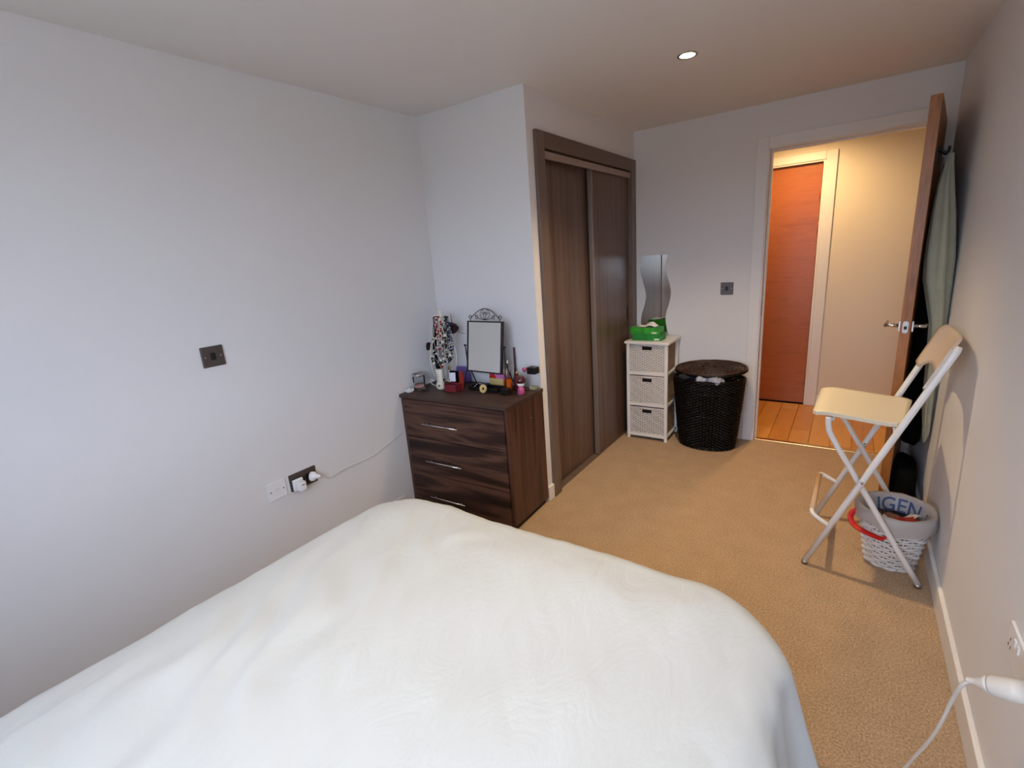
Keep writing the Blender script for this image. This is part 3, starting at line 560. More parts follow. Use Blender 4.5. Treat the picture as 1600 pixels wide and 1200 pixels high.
# dark ribbons and fabric pieces
def ribbon(name, label, cat, pts, w_, m, flat=0.18):
    return tag(MB().tube(cr(pts, 7), w_, 8, flat=flat).build(name, m), label, cat)
ribbon('black_scarf', 'long black scarf trailing behind the left of the jewellery stand', 'scarf', [(0.112, yj+0.025, 1.140), (0.100, yj+0.03, 1.06), (0.084, yj+0.03, 0.99), (0.076, yj+0.03, 0.92), (0.080, yj+0.03, 0.85), (0.095, yj+0.03, 0.79), (0.098, yj+0.03, ZT+0.02)], 0.016, M['blackcloth'], 0.5)
ribbon('aqua_ribbon', 'pale blue ribbon drooping at the right of the jewellery stand', 'ribbon', [(0.234, yj+0.004, 1.075), (0.246, yj, 1.05), (0.236, yj, 1.02), (0.228, yj, 0.985)], 0.012, M['aqua'], 0.3)
ribbon('dark_heart', 'dark maroon padded heart hanging at the far left of the stand', 'ornament', [(0.040, yj+0.02, 0.975), (0.032, yj+0.02, 0.955), (0.034, yj+0.02, 0.932)], 0.016, M['rose'], 0.6)
fl = thing('fabric_flower', 'dark burgundy fabric flower with two thin stems behind the necklaces', 'flower', (0.215, 2.965, 1.066))
for i in range(9):
    a = 2*PI*i/9; q = MB().ball((0.212+0.030*math.cos(a), 2.960-0.006*(i % 3), 1.066+0.020*math.sin(a)), 0.020, 10, 0, (1, 0.45, 0.8)); q.build('petal', M['rose'], fl)
MB().ball((0.212, 2.942, 1.066), 0.014, 10).build('flower_centre', M['rose'], fl)
MB().tube([(0.200, 2.972, 1.07), (0.194, 2.975, 1.145)], 0.0014, 6).build('stem', M['black'], fl)
MB().tube(cr([(0.225, 2.97, 1.05), (0.255, 2.975, 1.036), (0.290, 2.975, 1.030)], 5), 0.0014, 6).build('stem', M['black'], fl)
# cream ornament
co = thing('cream_ornament', 'cream tall ornament with a round base in front of the stand', 'ornament', (0.180, 2.838, ZT))
MB().lathe([(0.016, 0.0), (0.028, 0.010), (0.030, 0.024), (0.024, 0.040), (0.020, 0.055), (0.021, 0.090), (0.024, 0.115), (0.022, 0.122), (0.0, 0.123)], (0.180, 2.838, ZT), 24, 0, 1, 0.75).build('ornament_body', M['cream'], co)
for i in range(5): MB().box((0.170, 2.8205, ZT+0.052+0.013*i), (0.188, 2.823, ZT+0.055+0.013*i), 0.0005).build('grey_mark', M['silver'], co)
MB().ball((0.190, 2.815, ZT+0.028), 0.009, 10, 0, (1, 0.5, 0.8)).build('gold_spot', M['gold'], co)
# red box, card and pouch
rb = thing('trinket_box', 'open maroon trinket box right of the cream ornament', 'box', (0.272, 2.84, ZT))
for lo, hi in (((0.232, 2.812, ZT), (0.320, 2.816, ZT+0.042)), ((0.232, 2.866, ZT), (0.320, 2.870, ZT+0.042)), ((0.232, 2.816, ZT), (0.236, 2.866, ZT+0.042)), ((0.316, 2.816, ZT), (0.320, 2.866, ZT+0.042))): MB().box(lo, hi, 0.001).build('box_wall', M['maroon'], rb)
MB().box((0.236, 2.816, ZT), (0.316, 2.866, ZT+0.030)).build('box_lining', M['black'], rb)
tag(MB().prism([(0.238, 2.858, ZT+0.048), (0.284, 2.858, ZT+0.052), (0.282, 2.864, ZT+0.104), (0.234, 2.864, ZT+0.100)], (0, 0.0015, 0)).build('gift_card', M['paper']), 'small white card propped on the open maroon box', 'card')
tag(MB().box((0.232, 2.8705, ZT), (0.290, 2.886, ZT+0.110), 0.003).build('black_pouch', M['blackcloth']), 'black upright pouch behind the white card', 'pouch')
tag(MB().prism([(0.293, 2.872, ZT), (0.325, 2.872, ZT+0.0), (0.330, 2.878, ZT+0.080), (0.312, 2.882, ZT+0.118), (0.296, 2.880, ZT+0.090)], (0, 0.006, 0)).build('red_gift_bag', mat('red_orange_paper', (150, 42, 26), 0.5)), 'small red paper packet standing behind the maroon box', 'packet')
tag(MB().box((0.150, 3.02, ZT), (0.250, 3.045, ZT+0.095), 0.004).build('purple_book', mat('purple_cover', (116, 98, 168), 0.6)), 'purple box standing against the wall behind the necklaces', 'box')

# ================================================================== BED
bed = thing('bed', 'double bed with pale mattress under a duck-egg duvet', 'bed', (1.41, 1.0, 0))
MB().box((0.74, 0.06, 0.05), (2.03, 1.89, 0.30), 0.02).build('divan_base', M['divan'], bed)
MB().box((0.73, 0.058, 0.302), (2.04, 1.91, 0.505), 0.05).build('mattress', M['mattress'], bed)
for x_, y_ in ((0.80, 0.15), (2.0, 0.15), (0.80, 1.85), (2.0, 1.85)): MB().lathe([(0.022, 0), (0.025, 0.052)], (x_, y_, 0), 12).build('foot', M['black'], bed)
MB().box((0.68, 0.018, 0.05), (2.12, 0.055, 0.95), 0.012).build('headboard', M['divan'], bed)
from mathutils import noise
def hz(x, y, s, o_=0.0): return noise.noise(Vector((x*s+o_, y*s-o_, o_*0.37)))
def duvet():
    ix0, ix1, iy1 = 0.875, 1.862, 1.815     # inner flat area
    E = 0.50; q = MB(); nx, ny = 150, 160
    X0, X1, Y0, Y1 = ix0-E, ix1+E, 0.20, iy1+E-0.02
    R = 0.090; flat_ = 0.15
    def P(u, v):
        x = X0+(X1-X0)*u; y = Y0+(Y1-Y0)*v
        cx = min(max(x, ix0), ix1); cy = min(y, iy1)
        dx, dy = x-cx, y-cy; d = math.hypot(dx, dy); n_ = (dx/d, dy/d) if d > 1e-9 else (0, 0)
        d = min(d, 0.53)
        if d < flat_: h, dz = d, -0.012*(d/flat_)**2
        elif d < flat_+R*PI/2:
            a = (d-flat_)/R; h = flat_+R*math.sin(a); dz = -0.012-R*(1-math.cos(a))
        else:
            s_ = d-flat_-R*PI/2; h = flat_+R+s_*(0.17 if n_[0] > 0.3 else 0.08 if n_[0] > -0.5 else 0.0); dz = -0.012-R-s_*0.97
        fold = max(0, (d-0.18))/0.3
        per = (y if abs(n_[0]) > abs(n_[1]) else x)
        h += fold*(0.026*math.sin(per*21+2*hz(x, y, 2.0))+0.012*math.sin(per*47+1.3))*(1 if n_[0] > -0.5 else 0.6)
        zz = 0.574+dz
        zz += 0.010*hz(x, y, 2.2, 3.1)+0.006*hz(x, y*0.6, 7, 1.7)+0.0022*hz(x*1.5+y, y*0.5, 18, 5.0)
        # soft creases lying toward the wall side
        wl = math.exp(-((x-0.98)/0.20)**2)*math.exp(-((y-1.35)/0.45)**2)
        zz += wl*0.008*math.sin((x*0.9+y*0.55)*46+3*hz(x, y, 5))
        zz += 0.012*math.exp(-((x-1.42)/0.5)**2)*math.exp(-((y-1.0)/0.9)**2)
        zz += 0.004*math.exp(-((y-1.86)/0.10)**2)*math.sin(x*24+hz(x, y, 6)*3)
        return (cx+n_[0]*h, cy+n_[1]*h, max(zz, 0.03))
    q.grid(P, nx, ny)
    ob = q.build('duvet', M['duvet'], fix=False)
    sd = ob.modifiers.new('thickness', 'SOLIDIFY'); sd.thickness = 0.012; sd.offset = -1
    return tag(ob, 'pale duck-egg duvet spread over the bed', 'duvet')
duvet()

# ================================================================== WALL PLATES
def plate(name, label, c, face, wdt, hgt, m, parts, thick=0.008):
    """c: centre on wall; face: '+x' or '-y' or '-x' -> plate in local (a across, b up, n out)"""
    t = thing(name, label, 'switch' if 'switch' in name else 'socket', c)
    N = {'+x': Vector((1, 0, 0)), '-x': Vector((-1, 0, 0)), '-y': Vector((0, -1, 0))}[face]
    A = Vector((0, 0, 1)).cross(N); B = Vector((0, 0, 1)); R = Matrix((A, B, N)).transposed().to_4x4()
    T = R
    def mk(nm, lo, hi, mm, bev=0.001, par=None):
        return local(MB().box(lo, hi, bev).xf(T), nm, mm, par or t)
    mk('faceplate', (-wdt/2, -hgt/2, 0), (wdt/2, hgt/2, thick), m, 0.003)
    for p_ in parts: mk(*p_)
    return t, T
sp = [('rocker', (-0.010, -0.015, 0.006), (0.010, 0.015, 0.011), M['black'], 0.002), ('screw', (-0.033, -0.003, 0.007), (-0.027, 0.003, 0.0086), M['steel'], 0.001), ('screw', (0.027, -0.003, 0.007), (0.033, 0.003, 0.0086), M['steel'], 0.001)]
plate('light_switch', 'dark metal light switch with black rocker on the left wall', (0, 1.718, 1.143), '+x', 0.088, 0.084, M['gunmetal'], sp)
plate('light_switch', 'dark metal light switch between the wavy mirror and the doorway', (1.4165, YD, 1.118), '-y', 0.084, 0.086, M['gunmetal'], sp)
plate('phone_socket', 'white plastic telephone wall socket left of the dark double socket', (0, 1.856, 0.472), '+x', 0.090, 0.088, M['white_pl'],
      [('jack', (-0.010, -0.006, 0.007), (0.008, 0.010, 0.0092), M['frame_w'], 0.001), ('screw', (-0.034, -0.003, 0.007), (-0.028, 0.003, 0.009), M['gunmetal'], 0.001), ('screw', (0.028, -0.003, 0.007), (0.034, 0.003, 0.009), M['gunmetal'], 0.001)])
plate('double_socket', 'dark metal double power socket on the left wall above the bed', (0, 1.992, 0.472), '+x', 0.142, 0.086, M['gunmetal'],
      [('insert', (-0.060, -0.032, 0.006), (-0.012, 0.020, 0.010), M['black'], 0.001), ('insert', (0.012, -0.032, 0.006), (0.060, 0.020, 0.010), M['black'], 0.001), ('rocker', (-0.009, -0.008, 0.006), (-0.001, 0.012, 0.011), M['black'], 0.001), ('rocker', (0.001, -0.008, 0.006), (0.009, 0.012, 0.011), M['black'], 0.001)])
ad = thing('plug_adapter', 'white USB plug adapter in the left half of the double socket', 'plug', (0.010, 1.952, 0.458))
MB().box((0.0102, 1.928, 0.432), (0.026, 1.980, 0.490), 0.005).build('plug_base', M['white_pl'], ad)
MB().box((0.026, 1.935, 0.436), (0.062, 1.973, 0.482), 0.006).build('adapter_body', M['white_pl'], ad)
MB().box((0.0618, 1.948, 0.466), (0.0626, 1.962, 0.470)).build('usb_port', M['black'], ad)
pc = thing('plug', 'round white plug with cable in the right half of the double socket', 'plug', (0.010, 2.03, 0.468))
pm = MB().lathe([(0.022, 0), (0.024, 0.004), (0.023, 0.018), (0.014, 0.026), (0.010, 0.04), (0.006, 0.052)], (0, 0, 0), 18).xf(Matrix.Translation((0.0102, 2.03, 0.468)) @ Matrix.Rotation(0.5, 4, 'Z') @ Matrix.Rotation(PI/2, 4, 'Y'))
pm.build('plug_body', M['white_pl'], pc)
MB().tube(cr([(0.05, 2.055, 0.466), (0.045, 2.085, 0.447), (0.03, 2.12, 0.425), (0.014, 2.19, 0.429), (0.010, 2.25, 0.430), (0.008, 2.311, 0.425), (0.008, 2.399, 0.424), (0.008, 2.45, 0.428), (0.008, 2.51, 0.447), (0.008, 2.57, 0.462), (0.006, 2.625, 0.477), (0.005, 2.64, 0.479)], 6), 0.0022, 6).build('cable', M['white_pl'], pc)

plate('double_socket', 'white plastic double power socket on the right wall at the frame edge', (W, 2.195, 0.480), '-x', 0.146, 0.086, M['white_pl'],
      [('rocker', (-0.018, 0.012, 0.007), (-0.006, 0.030, 0.0115), M['frame_w'], 0.001), ('rocker', (0.006, 0.012, 0.007), (0.018, 0.030, 0.0115), M['frame_w'], 0.001),
       ('pin_hole', (-0.050, 0.000, 0.0075), (-0.046, 0.009, 0.0084), M['black'], 0.0002), ('pin_hole', (-0.058, -0.018, 0.0075), (-0.054, -0.009, 0.0084), M['black'], 0.0002), ('pin_hole', (-0.042, -0.018, 0.0075), (-0.038, -0.009, 0.0084), M['black'], 0.0002)])

# ================================================================== WICKER
def weave_panel(q, O, U, V, N, wdt, hgt, rows, stakes, r=0.0026, amp=0.0022, hole=None, gap=0.0, mi=0, rnd=0.0):
    O, U, V, N = map(Vector, (O, U, V, N)); pit = hgt/rows; sp_ = wdt/stakes
    for j in range(rows):
        v = (j+0.5)*pit; runs = [(0, wdt)]
        if hole and hole[2] < v < hole[3]: runs = [(0, hole[0]), (hole[1], wdt)]
        for a, b_ in runs:
            pts = []; k = max(2, int((b_-a)/sp_*4))
            for i in range(k+1):
                u = a+(b_-a)*i/k
                pts.append(O+U*u+V*(v+rnd*math.sin(j*7.3+u*60))+N*(amp*math.sin(PI*u/sp_+PI*(j % 2))))
            q.tube(pts, pit*0.5*(0.86-gap), 5, mi)
    for i in range(stakes+1):
        u = i*sp_
        for a, b_ in ([(0, hgt)] if not (hole and hole[0]-0.002 < u < hole[1]+0.002) else [(0, hole[2]), (hole[3], hgt)]):
            q.tube([O+U*u+V*a, O+U*u+V*b_], r*0.8, 5, mi)
TX0, TX1, TY0, TY1 = 0.783, 1.094, 4.242, 4.520
tw = thing('wicker_drawer_tower', 'narrow white wooden tower with three white wicker drawers', 'drawer unit', (0.94, 4.38, 0))
for x0 in (TX0, TX1-0.022):
    for y0 in (TY0, TY1-0.022):
        MB().box((x0, y0, 0), (x0+0.022, y0+0.022, 0.754), 0.002).build('leg', M['frame_w'], tw)
MB().box((TX0-0.012, TY0-0.012, 0.754), (TX1+0.014, TY1+0.008, 0.772), 0.003).build('top_board', M['frame_w'], tw)
for z in (0.026, 0.272, 0.516):
    MB().box((TX0+0.022, TY0+0.002, z), (TX1-0.022, TY0+0.018, z+0.020), 0.002).build('rail', M['frame_w'], tw)
    MB().box((TX0+0.022, TY1-0.018, z), (TX1-0.022, TY1-0.002, z+0.020), 0.002).build('rail', M['frame_w'], tw)
    for x0 in (TX0+0.003, TX1-0.019): MB().box((x0, TY0+0.022, z+0.002), (x0+0.016, TY1-0.022, z+0.020), 0.002).build('side_rail', M['frame_w'], tw)
for z0, z1, gp in ((0.540, 0.748, 0.0), (0.296, 0.504, 0.02), (0.050, 0.258, 0.12)):
    bx0, bx1, by0, by1 = TX0+0.024, TX1-0.024, TY0+0.012, TY1-0.02; hh = z1-z0
    q = MB(); wd_ = bx1-bx0
    hole = (wd_*0.36, wd_*0.36+0.074, hh-0.043, hh-0.010)
    weave_panel(q, (bx0, by0, z0), (1, 0, 0), (0, 0, 1), (0, -1, 0), wd_, hh, 21, 15, hole=hole, gap=gp, rnd=0.0004+gp*0.004)
    q.tube([(bx0, by0, z1), (bx1, by0, z1)], 0.005, 8); q.tube([(bx0, by0, z0), (bx1, by0, z0)], 0.004, 8)
    bk = q.build('wicker_drawer', M['wicker_w'], tw)
    for xx, s_ in ((bx0, -1), (bx1, 1)):
        q = MB()
        weave_panel(q, (xx, by0+0.004, z0), (0, 1, 0), (0, 0, 1), (s_, 0, 0), by1-by0-0.004, hh, 17, 12, gap=gp)
        q.tube([(xx, by0, z1), (xx, by1, z1)], 0.005, 8)
        q.build('wicker_side', M['wicker_tan'], bk)
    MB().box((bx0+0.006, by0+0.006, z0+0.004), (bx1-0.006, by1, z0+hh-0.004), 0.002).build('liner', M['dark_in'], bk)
    hr = [(bx0+hole[0], by0-0.003, z0+hole[2]), (bx0+hole[1], by0-0.003, z0+hole[2]), (bx0+hole[1], by0-0.003, z0+hole[3]), (bx0+hole[0], by0-0.003, z0+hole[3])]
    MB().tube(hr, 0.003, 6, closed=True).build('handle_rim', M['wicker_w'], bk)

# tissue boxes
def carton(name, label, lo, hi, m, rz, logo_side=True):
    c = ((lo[0]+hi[0])/2, (lo[1]+hi[1])/2, lo[2]); t = thing(name, label, 'tissue box', c, rz, None)
    h = [(hi[i]-lo[i])/2 for i in range(2)]; z = hi[2]-lo[2]
    local(MB().box((-h[0], -h[1], 0), (h[0], h[1], z), 0.0012), 'carton', m, t)
    local(MB().box((h[0]-0.055, -h[1]-0.0006, 0.006), (h[0]-0.018, -h[1], 0.017), 0), 'printed_logo', M['tissue'], t)
    return t, h, z
carton('tissue_box', 'darker green tissue box, lower of the two on the wicker tower', (0.815, 4.285, 0.7722), (1.035, 4.395, 0.820), M['green2'], 0.02)
t, h, z = carton('tissue_box', 'bright green open tissue box, upper of the two on the wicker tower', (0.797, 4.285, 0.8202), (1.02, 4.395, 0.868), M['green'], -0.02)
q = MB()
def TP(u, v):
    a = (u-0.5); return (a*0.14+0.02*math.sin(v*5), (v-0.5)*0.05+0.008*math.sin(u*9), z+0.002+0.028*math.exp(-((u-0.72)/0.16)**2)*(0.4+0.6*math.sin(v*PI))+0.010*math.sin(v*PI))
q.grid(TP, 16, 8); local(q, 'tissue', M['tissue'], t)
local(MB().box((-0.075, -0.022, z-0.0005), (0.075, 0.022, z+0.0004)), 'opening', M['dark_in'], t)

# wavy mirror on the wall
Lp = [(0.802, 1.380), (0.789, 1.309), (0.788, 1.254), (0.812, 1.162), (0.829, 1.087), (0.820, 1.013), (0.797, 0.938), (0.788, 0.874), (0.796, 0.820), (0.806, 0.774)]
Rp = [(0.997, 1.379), (0.981, 1.305), (0.987, 1.240), (1.011, 1.162), (1.021, 1.096), (1.010, 1.024), (0.988, 0.951), (0.983, 0.889), (0.993, 0.820), (1.003, 0.774)]
L3 = cr([(x_, 0, z_) for x_, z_ in Lp], 5); R3 = cr([(x_, 0, z_) for x_, z_ in Rp], 5)
def wavy(y0, y1, ins=0.0):
    q = MB(); n = len(L3); vs = []
    for y in (y0, y1):
        vs += [(a.x+ins, y, a.z) for a in L3]; vs += [(a.x-ins, y, a.z) for a in R3]
    fs = [(i, i+1, n+i+1, n+i) for i in range(n-1)]+[(2*n+i, 2*n+i+1, 3*n+i+1, 3*n+i) for i in range(n-1)]
    fs += [(i, i+1, 2*n+i+1, 2*n+i) for i in range(n-1)]+[(n+i, n+i+1, 3*n+i+1, 3*n+i) for i in range(n-1)]+[(0, n, 3*n, 2*n), (n-1, 2*n-1, 4*n-1, 3*n-1)]
    q.add(vs, fs); return q
wm = thing('wavy_mirror', 'tall frameless wavy-edged mirror on the wall above the wicker tower', 'mirror', (0.90, YD, 0.774))
wavy(YD-0.003, YD-0.0005).build('backing', M['gunmetal'], wm)
wavy(YD-0.006, YD-0.0032, 0.0005).build('glass', M['mirror'], wm)

# ================================================================== LAUNDRY BASKET
BC = (1.357, 4.345); BHt = 0.525
lb = thing('laundry_basket', 'tall oval dark brown wicker laundry basket with brown lid', 'laundry basket', (BC[0], BC[1], 0))
def orad(z): t = z/BHt; return (0.188+0.052*t**0.8, 0.135+0.030*t**0.8)
q = MB(); rows = 50; nst = 56
for j in range(rows):
    z = 0.010+(BHt-0.02)*j/(rows-1); rx, ry = orad(z); pts = []
    if j in (0, 1, 24, 40, rows-1, rows-2): rr, am = 0.0066, 0.003
    else: rr, am = 0.0045, 0.0055
    n = nst*3
    for i in range(n):
        a = 2*PI*i/n; w_ = am*math.sin(nst/2*a*2*0.5+PI*(j % 2))
        pts.append((BC[0]+(rx+w_)*math.cos(a), BC[1]+(ry+w_)*math.sin(a), z))
    q.tube(pts, rr, 5, closed=True)
ob = q.build('woven_body', M['wicker_d'], lb)
q = MB()
for i in range(nst):
    a = 2*PI*i/nst; q.tube([(BC[0]+orad(z)[0]*math.cos(a), BC[1]+orad(z)[1]*math.sin(a), z) for z in (0.004, 0.14, 0.28, 0.42, 0.52)], 0.0035, 5)
q.build('stakes', M['wicker_d'], lb)
q = MB(); n = 48
for z in (0.012, 0.2, 0.4, BHt-0.03): pass
prof = [(0.0, 0.012)]; vs = []
ring = [0.012, 0.15, 0.3, 0.45, BHt-0.06]
vs = [(BC[0]+(orad(z)[0]-0.008)*math.cos(2*PI*k/n), BC[1]+(orad(z)[1]-0.008)*math.sin(2*PI*k/n), z) for z in ring for k in range(n)]
fs = [(i*n+k, i*n+(k+1) % n, (i+1)*n+(k+1) % n, (i+1)*n+k) for i in range(len(ring)-1) for k in range(n)]+[tuple(range(n)), tuple((len(ring)-1)*n+k for k in range(n))]
q.add(vs, fs, 0, True); q.build('inner_lining', M['dark_in'], lb)
# lid: woven oval resting tilted on the clothes
LM = Matrix.Translation((1.362, 4.368, 0.577)) @ Matrix.Rotation(math.radians(7), 4, 'X') @ Matrix.Rotation(math.radians(-2), 4, 'Y')
q = MB(); nl = 16
for j in range(nl):
    t = (j+0.6)/nl; pts = []
    for i in range(120):
        a = 2*PI*i/120; pts.append((0.243*t*math.cos(a), 0.158*t*math.sin(a), 0.010*(1-t*t)+(0.0028 if j < nl-1 else 0.0005)*math.sin(15*a+PI*(j % 2))))
    q.tube(pts, 0.0050 if j < nl-1 else 0.0078, 5, closed=True)
for i in range(30):
    a = 2*PI*i/30; q.tube([(0.0, 0, 0.008), (0.12*math.cos(a), 0.08*math.sin(a), 0.006), (0.238*math.cos(a), 0.155*math.sin(a), 0.0)], 0.003, 5)
q.xf(LM); ld = q.build('lid', M['wicker_lid'], lb)
q = MB(); q.tube([tuple(LM @ Vector((0.045*math.cos(a), -0.02, 0.010+0.036*math.sin(a)))) for a in [PI*i/14 for i in range(15)]], 0.0045, 8); q.build('ring_handle', M['wicker_lid'], ld)
q = MB(); q.tube([tuple(LM @ Vector((0.240*math.cos(a), 0.156*math.sin(a), -0.012))) for a in [2*PI*i/80 for i in range(80)]], 0.008, 6, closed=True); q.build('lid_rim', M['wicker_d'], ld)
# clothes peeking out
def cloth_lump(name, label, c, s, col, seed):
    q = MB(); rnd = random.Random(seed); ph = [rnd.uniform(0, 6) for _ in range(4)]
    def P(u, v):
        a = 2*PI*u; b_ = PI*v; r = 1+0.18*math.sin(3*a+ph[0])*math.sin(b_)+0.12*math.sin(5*a+ph[1]+4*b_)
        return (c[0]+s[0]*r*math.sin(b_)*math.cos(a), c[1]+s[1]*r*math.sin(b_)*math.sin(a), c[2]+s[2]*r*math.cos(b_))
    q.grid(P, 24, 12); return tag(q.build(name, mat(name+'_fabric', col, 0.9)), label, 'clothing')
cloth_lump('folded_shirt', 'pale blue-grey garment, left one peeking from the laundry basket', (1.335, 4.222, 0.520), (0.040, 0.035, 0.030), (170, 176, 200), 1)
cloth_lump('folded_shirt', 'pale grey garment, right one peeking from the laundry basket', (1.430, 4.222, 0.520), (0.052, 0.035, 0.030), (160, 166, 188), 2)
cloth_lump('dark_garment', 'dark navy garment at the left inside the laundry basket', (1.235, 4.275, 0.525), (0.065, 0.06, 0.028), (34, 38, 50), 3)

# ================================================================== STOOL
st = thing('folding_bar_stool', 'white folding bar stool with cream seat and beige backrest', 'stool', (2.28, 3.34, 0))
def outer(y, dx): return [(2.073+dx, y, 0.014), (2.474+dx, y, 1.016)]
R_ = 0.0125
yn, yf = 3.105, 3.572; dn, df = 0.0, 0.016
for y, dx in ((yn, dn), (yf, df)):
    q = MB(); q.tube([(2.073+dx, y, 0.012), (2.25+dx, y, 0.455), (2.470+dx, y, 1.006), (2.476+dx, y, 1.022)], [R_, R_, R_, R_*0.7], 12)
    lg = q.build('back_leg', M['offwhite'], st)
    MB().lathe([(0.0135, 0), (0.0135, 0.018)], (2.073+dx, y, 0.0005), 12).build('rubber_foot', M['steel'], lg)
for y, dx in ((yn+0.03, 0.0), (yf-0.03, 0.014)):
    q = MB(); q.tube(cr([(2.474+dx, y, 0.012), (2.245+dx, y, 0.41), (2.130+dx, y, 0.61), (2.112+dx, y, 0.66), (2.108+dx, y, 0.702)], 5), R_*0.92, 12)
    lg = q.build('front_leg', M['offwhite'], st)
    MB().lathe([(0.0135, 0), (0.0135, 0.018)], (2.474+dx, y, 0.0005), 12).build('rubber_foot', M['steel'], lg)
for y, dx, s_ in ((yn, 0, -1), (yf, df, 1)):
    MB().tube([(2.2455+dx, y+s_*0.016, 0.4455), (2.2455+dx, y-s_*0.04, 0.4455-0.0)], 0.006, 10).build('pivot_bolt', M['chrome'], st)
for (xa, za, ya, yb) in ((2.330, 0.672, yn, yf), (2.125, 0.690, yn+0.03, yf-0.03)):
    MB().tube([(xa, ya, za), (xa+0.014, yb, za)], 0.006, 8).build('cross_bar', M['offwhite'], st)
q = MB(); q.tube(cr([(2.152, yn, 0.212), (2.115, yn, 0.235), (2.090, yn+0.004, 0.252), (2.082, yn+0.02, 0.258), (2.081, yn+0.05, 0.258)], 6), 0.0095, 10)
fr = q.build('footrest_arm', M['offwhite'], st); q = MB()
q.tube(cr([(2.168, yf, 0.212), (2.125, yf, 0.235), (2.100, yf-0.004, 0.248), (2.090, yf-0.02, 0.252), (2.089, yf-0.05, 0.252)], 6), 0.0095, 10)
q.build('footrest_arm', M['offwhite'], st)
MB().tube([(2.0815, yn+0.03, 0.258), (2.0885, yf-0.03, 0.252)], 0.012, 12).build('foot_bar', M['bar'], fr)
# seat: rounded plywood, waterfall front
q = MB(); nu, nv = 22, 20
sx0, sx1, sy0, sy1 = 2.050, 2.362, 3.132, 3.545
def seatP(u, v, dz=0):
    x_ = sx0+(sx1-sx0)*u; hw = (sy1-sy0)/2; rc = 0.055
    if u*(sx1-sx0) > (sx1-sx0)-rc:
        t = (u*(sx1-sx0)-((sx1-sx0)-rc))/rc; hw -= rc*(1-math.sqrt(max(0, 1-t*t)))
    if u*(sx1-sx0) < 0.02:
        t = 1-u*(sx1-sx0)/0.02; hw -= 0.02*(1-math.sqrt(max(0, 1-t*t)))
    y_ = (sy0+sy1)/2+(2*v-1)*hw
    z_ = 0.728-0.032*u-0.010*math.exp(-((u)/0.09)**2)-0.006*math.sin(PI*v)*math.sin(PI*u)+0.008*max(0, (u-0.8)/0.2)**2
    return (x_+(0.014+0.03*u)*v, y_, z_+dz)
for s_, dz in ((0, 0), (1, -0.014)): q.grid(lambda u, v: seatP(u, v, dz), nu, nv)
def ridx(s_, i, j): return s_*(nu+1)*(nv+1)+j*(nu+1)+i
fs = []
for i in range(nu):
    for j in (0, nv): fs.append((ridx(0, i, j), ridx(0, i+1, j), ridx(1, i+1, j), ridx(1, i, j)))
for j in range(nv):
    for i in (0, nu): fs.append((ridx(0, i, j), ridx(0, i, j+1), ridx(1, i, j+1), ridx(1, i, j)))
q.add([], [], 0); q.f += fs; q.mi += [0]*len(fs); q.sm += [False]*len(fs)
q.build('seat', M['seat'], st)
# backrest: curved plywood between the tubes
q = MB(); nu, nv = 24, 10; D_ = Vector((2.478-2.25, 0, 1.026-0.455)).normalized(); Nb = Vector((D_.z, 0, -D_.x))
def backP(u, v, off=0):
    y_ = yn-0.006+(yf-yn+0.012)*u; c = abs(2*u-1)
    lo = 0.845+0.05*(1-(c/0.80)**4) if c < 0.80 else 0.845+0.012*((c-0.80)/0.20)**2
    hi = 1.035-0.05*max(0, (c-0.75)/0.25)**2*0.6
    z_ = lo+(hi-lo)*v; s_ = (z_-0.455)/D_.z
    base = Vector((2.25+0.016*u, 0, 0.455))+D_*s_
    bow = 0.030*(1-c**2.2)
    p_ = base+Nb*(-0.012+bow+off); return (p_.x, y_, p_.z)
for s_, off in ((0, 0), (1, -0.009)): q.grid(lambda u, v: backP(u, v, off), nu, nv)
fs = []
for i in range(nu):
    for j in (0, nv): fs.append((ridx(0, i, j), ridx(0, i+1, j), ridx(1, i+1, j), ridx(1, i, j)))
for j in range(nv):
    for i in (0, nu): fs.append((ridx(0, i, j), ridx(0, i, j+1), ridx(1, i, j+1), ridx(1, i, j)))
q.f += fs; q.mi += [0]*len(fs); q.sm += [False]*len(fs)
q.build('backrest', M['back'], st)

# ================================================================== WASTE BIN
WC = (2.385, 3.30)
wb = thing('waste_basket', 'small white wicker waste basket beside the right wall', 'waste bin', (WC[0], WC[1], 0))
def wr(z): return 0.087+0.043*(z/0.27)
q = MB(); rows = 18; nst = 22
for j in range(rows):
    z = 0.008+0.245*j/(rows-1); pts = []; n = nst*5
    for i in range(n):
        a = 2*PI*i/n; r = wr(z)+0.0042*math.sin(nst/2*a+PI*(j % 2)); pts.append((WC[0]+r*math.cos(a), WC[1]+r*math.sin(a), z))
    q.tube(pts, 0.0060 if j else 0.008, 6, closed=True)
q.build('woven_body', M['wicker_w'], wb)
q = MB()
for i in range(nst):
    a = 2*PI*(i+0.5)/nst; q.tube([(WC[0]+wr(z)*math.cos(a), WC[1]+wr(z)*math.sin(a), z) for z in (0.004, 0.13, 0.262)], 0.004, 5)
q.build('stakes', M['wicker_w'], wb)
MB().lathe([(0.0, 0.006), (0.080, 0.006), (0.092, 0.10), (0.108, 0.20)], (WC[0], WC[1], 0), 32).build('inner_lining', M['dark_in'], wb)
q = MB()
q.tube(cr([(WC[0]-0.112, WC[1]-0.035, 0.245), (WC[0]-0.148, WC[1]-0.035, 0.225), (WC[0]-0.157, WC[1]-0.045, 0.195), (WC[0]-0.135, WC[1]-0.065, 0.168), (WC[0]-0.085, WC[1]-0.100, 0.164), (WC[0]-0.045, WC[1]-0.126, 0.168), (WC[0]-0.030, WC[1]-0.131, 0.190), (WC[0]-0.040, WC[1]-0.126, 0.215)], 6), 0.012, 8, flat=0.25)
q.build('ribbon_handle', M['red'], wb)
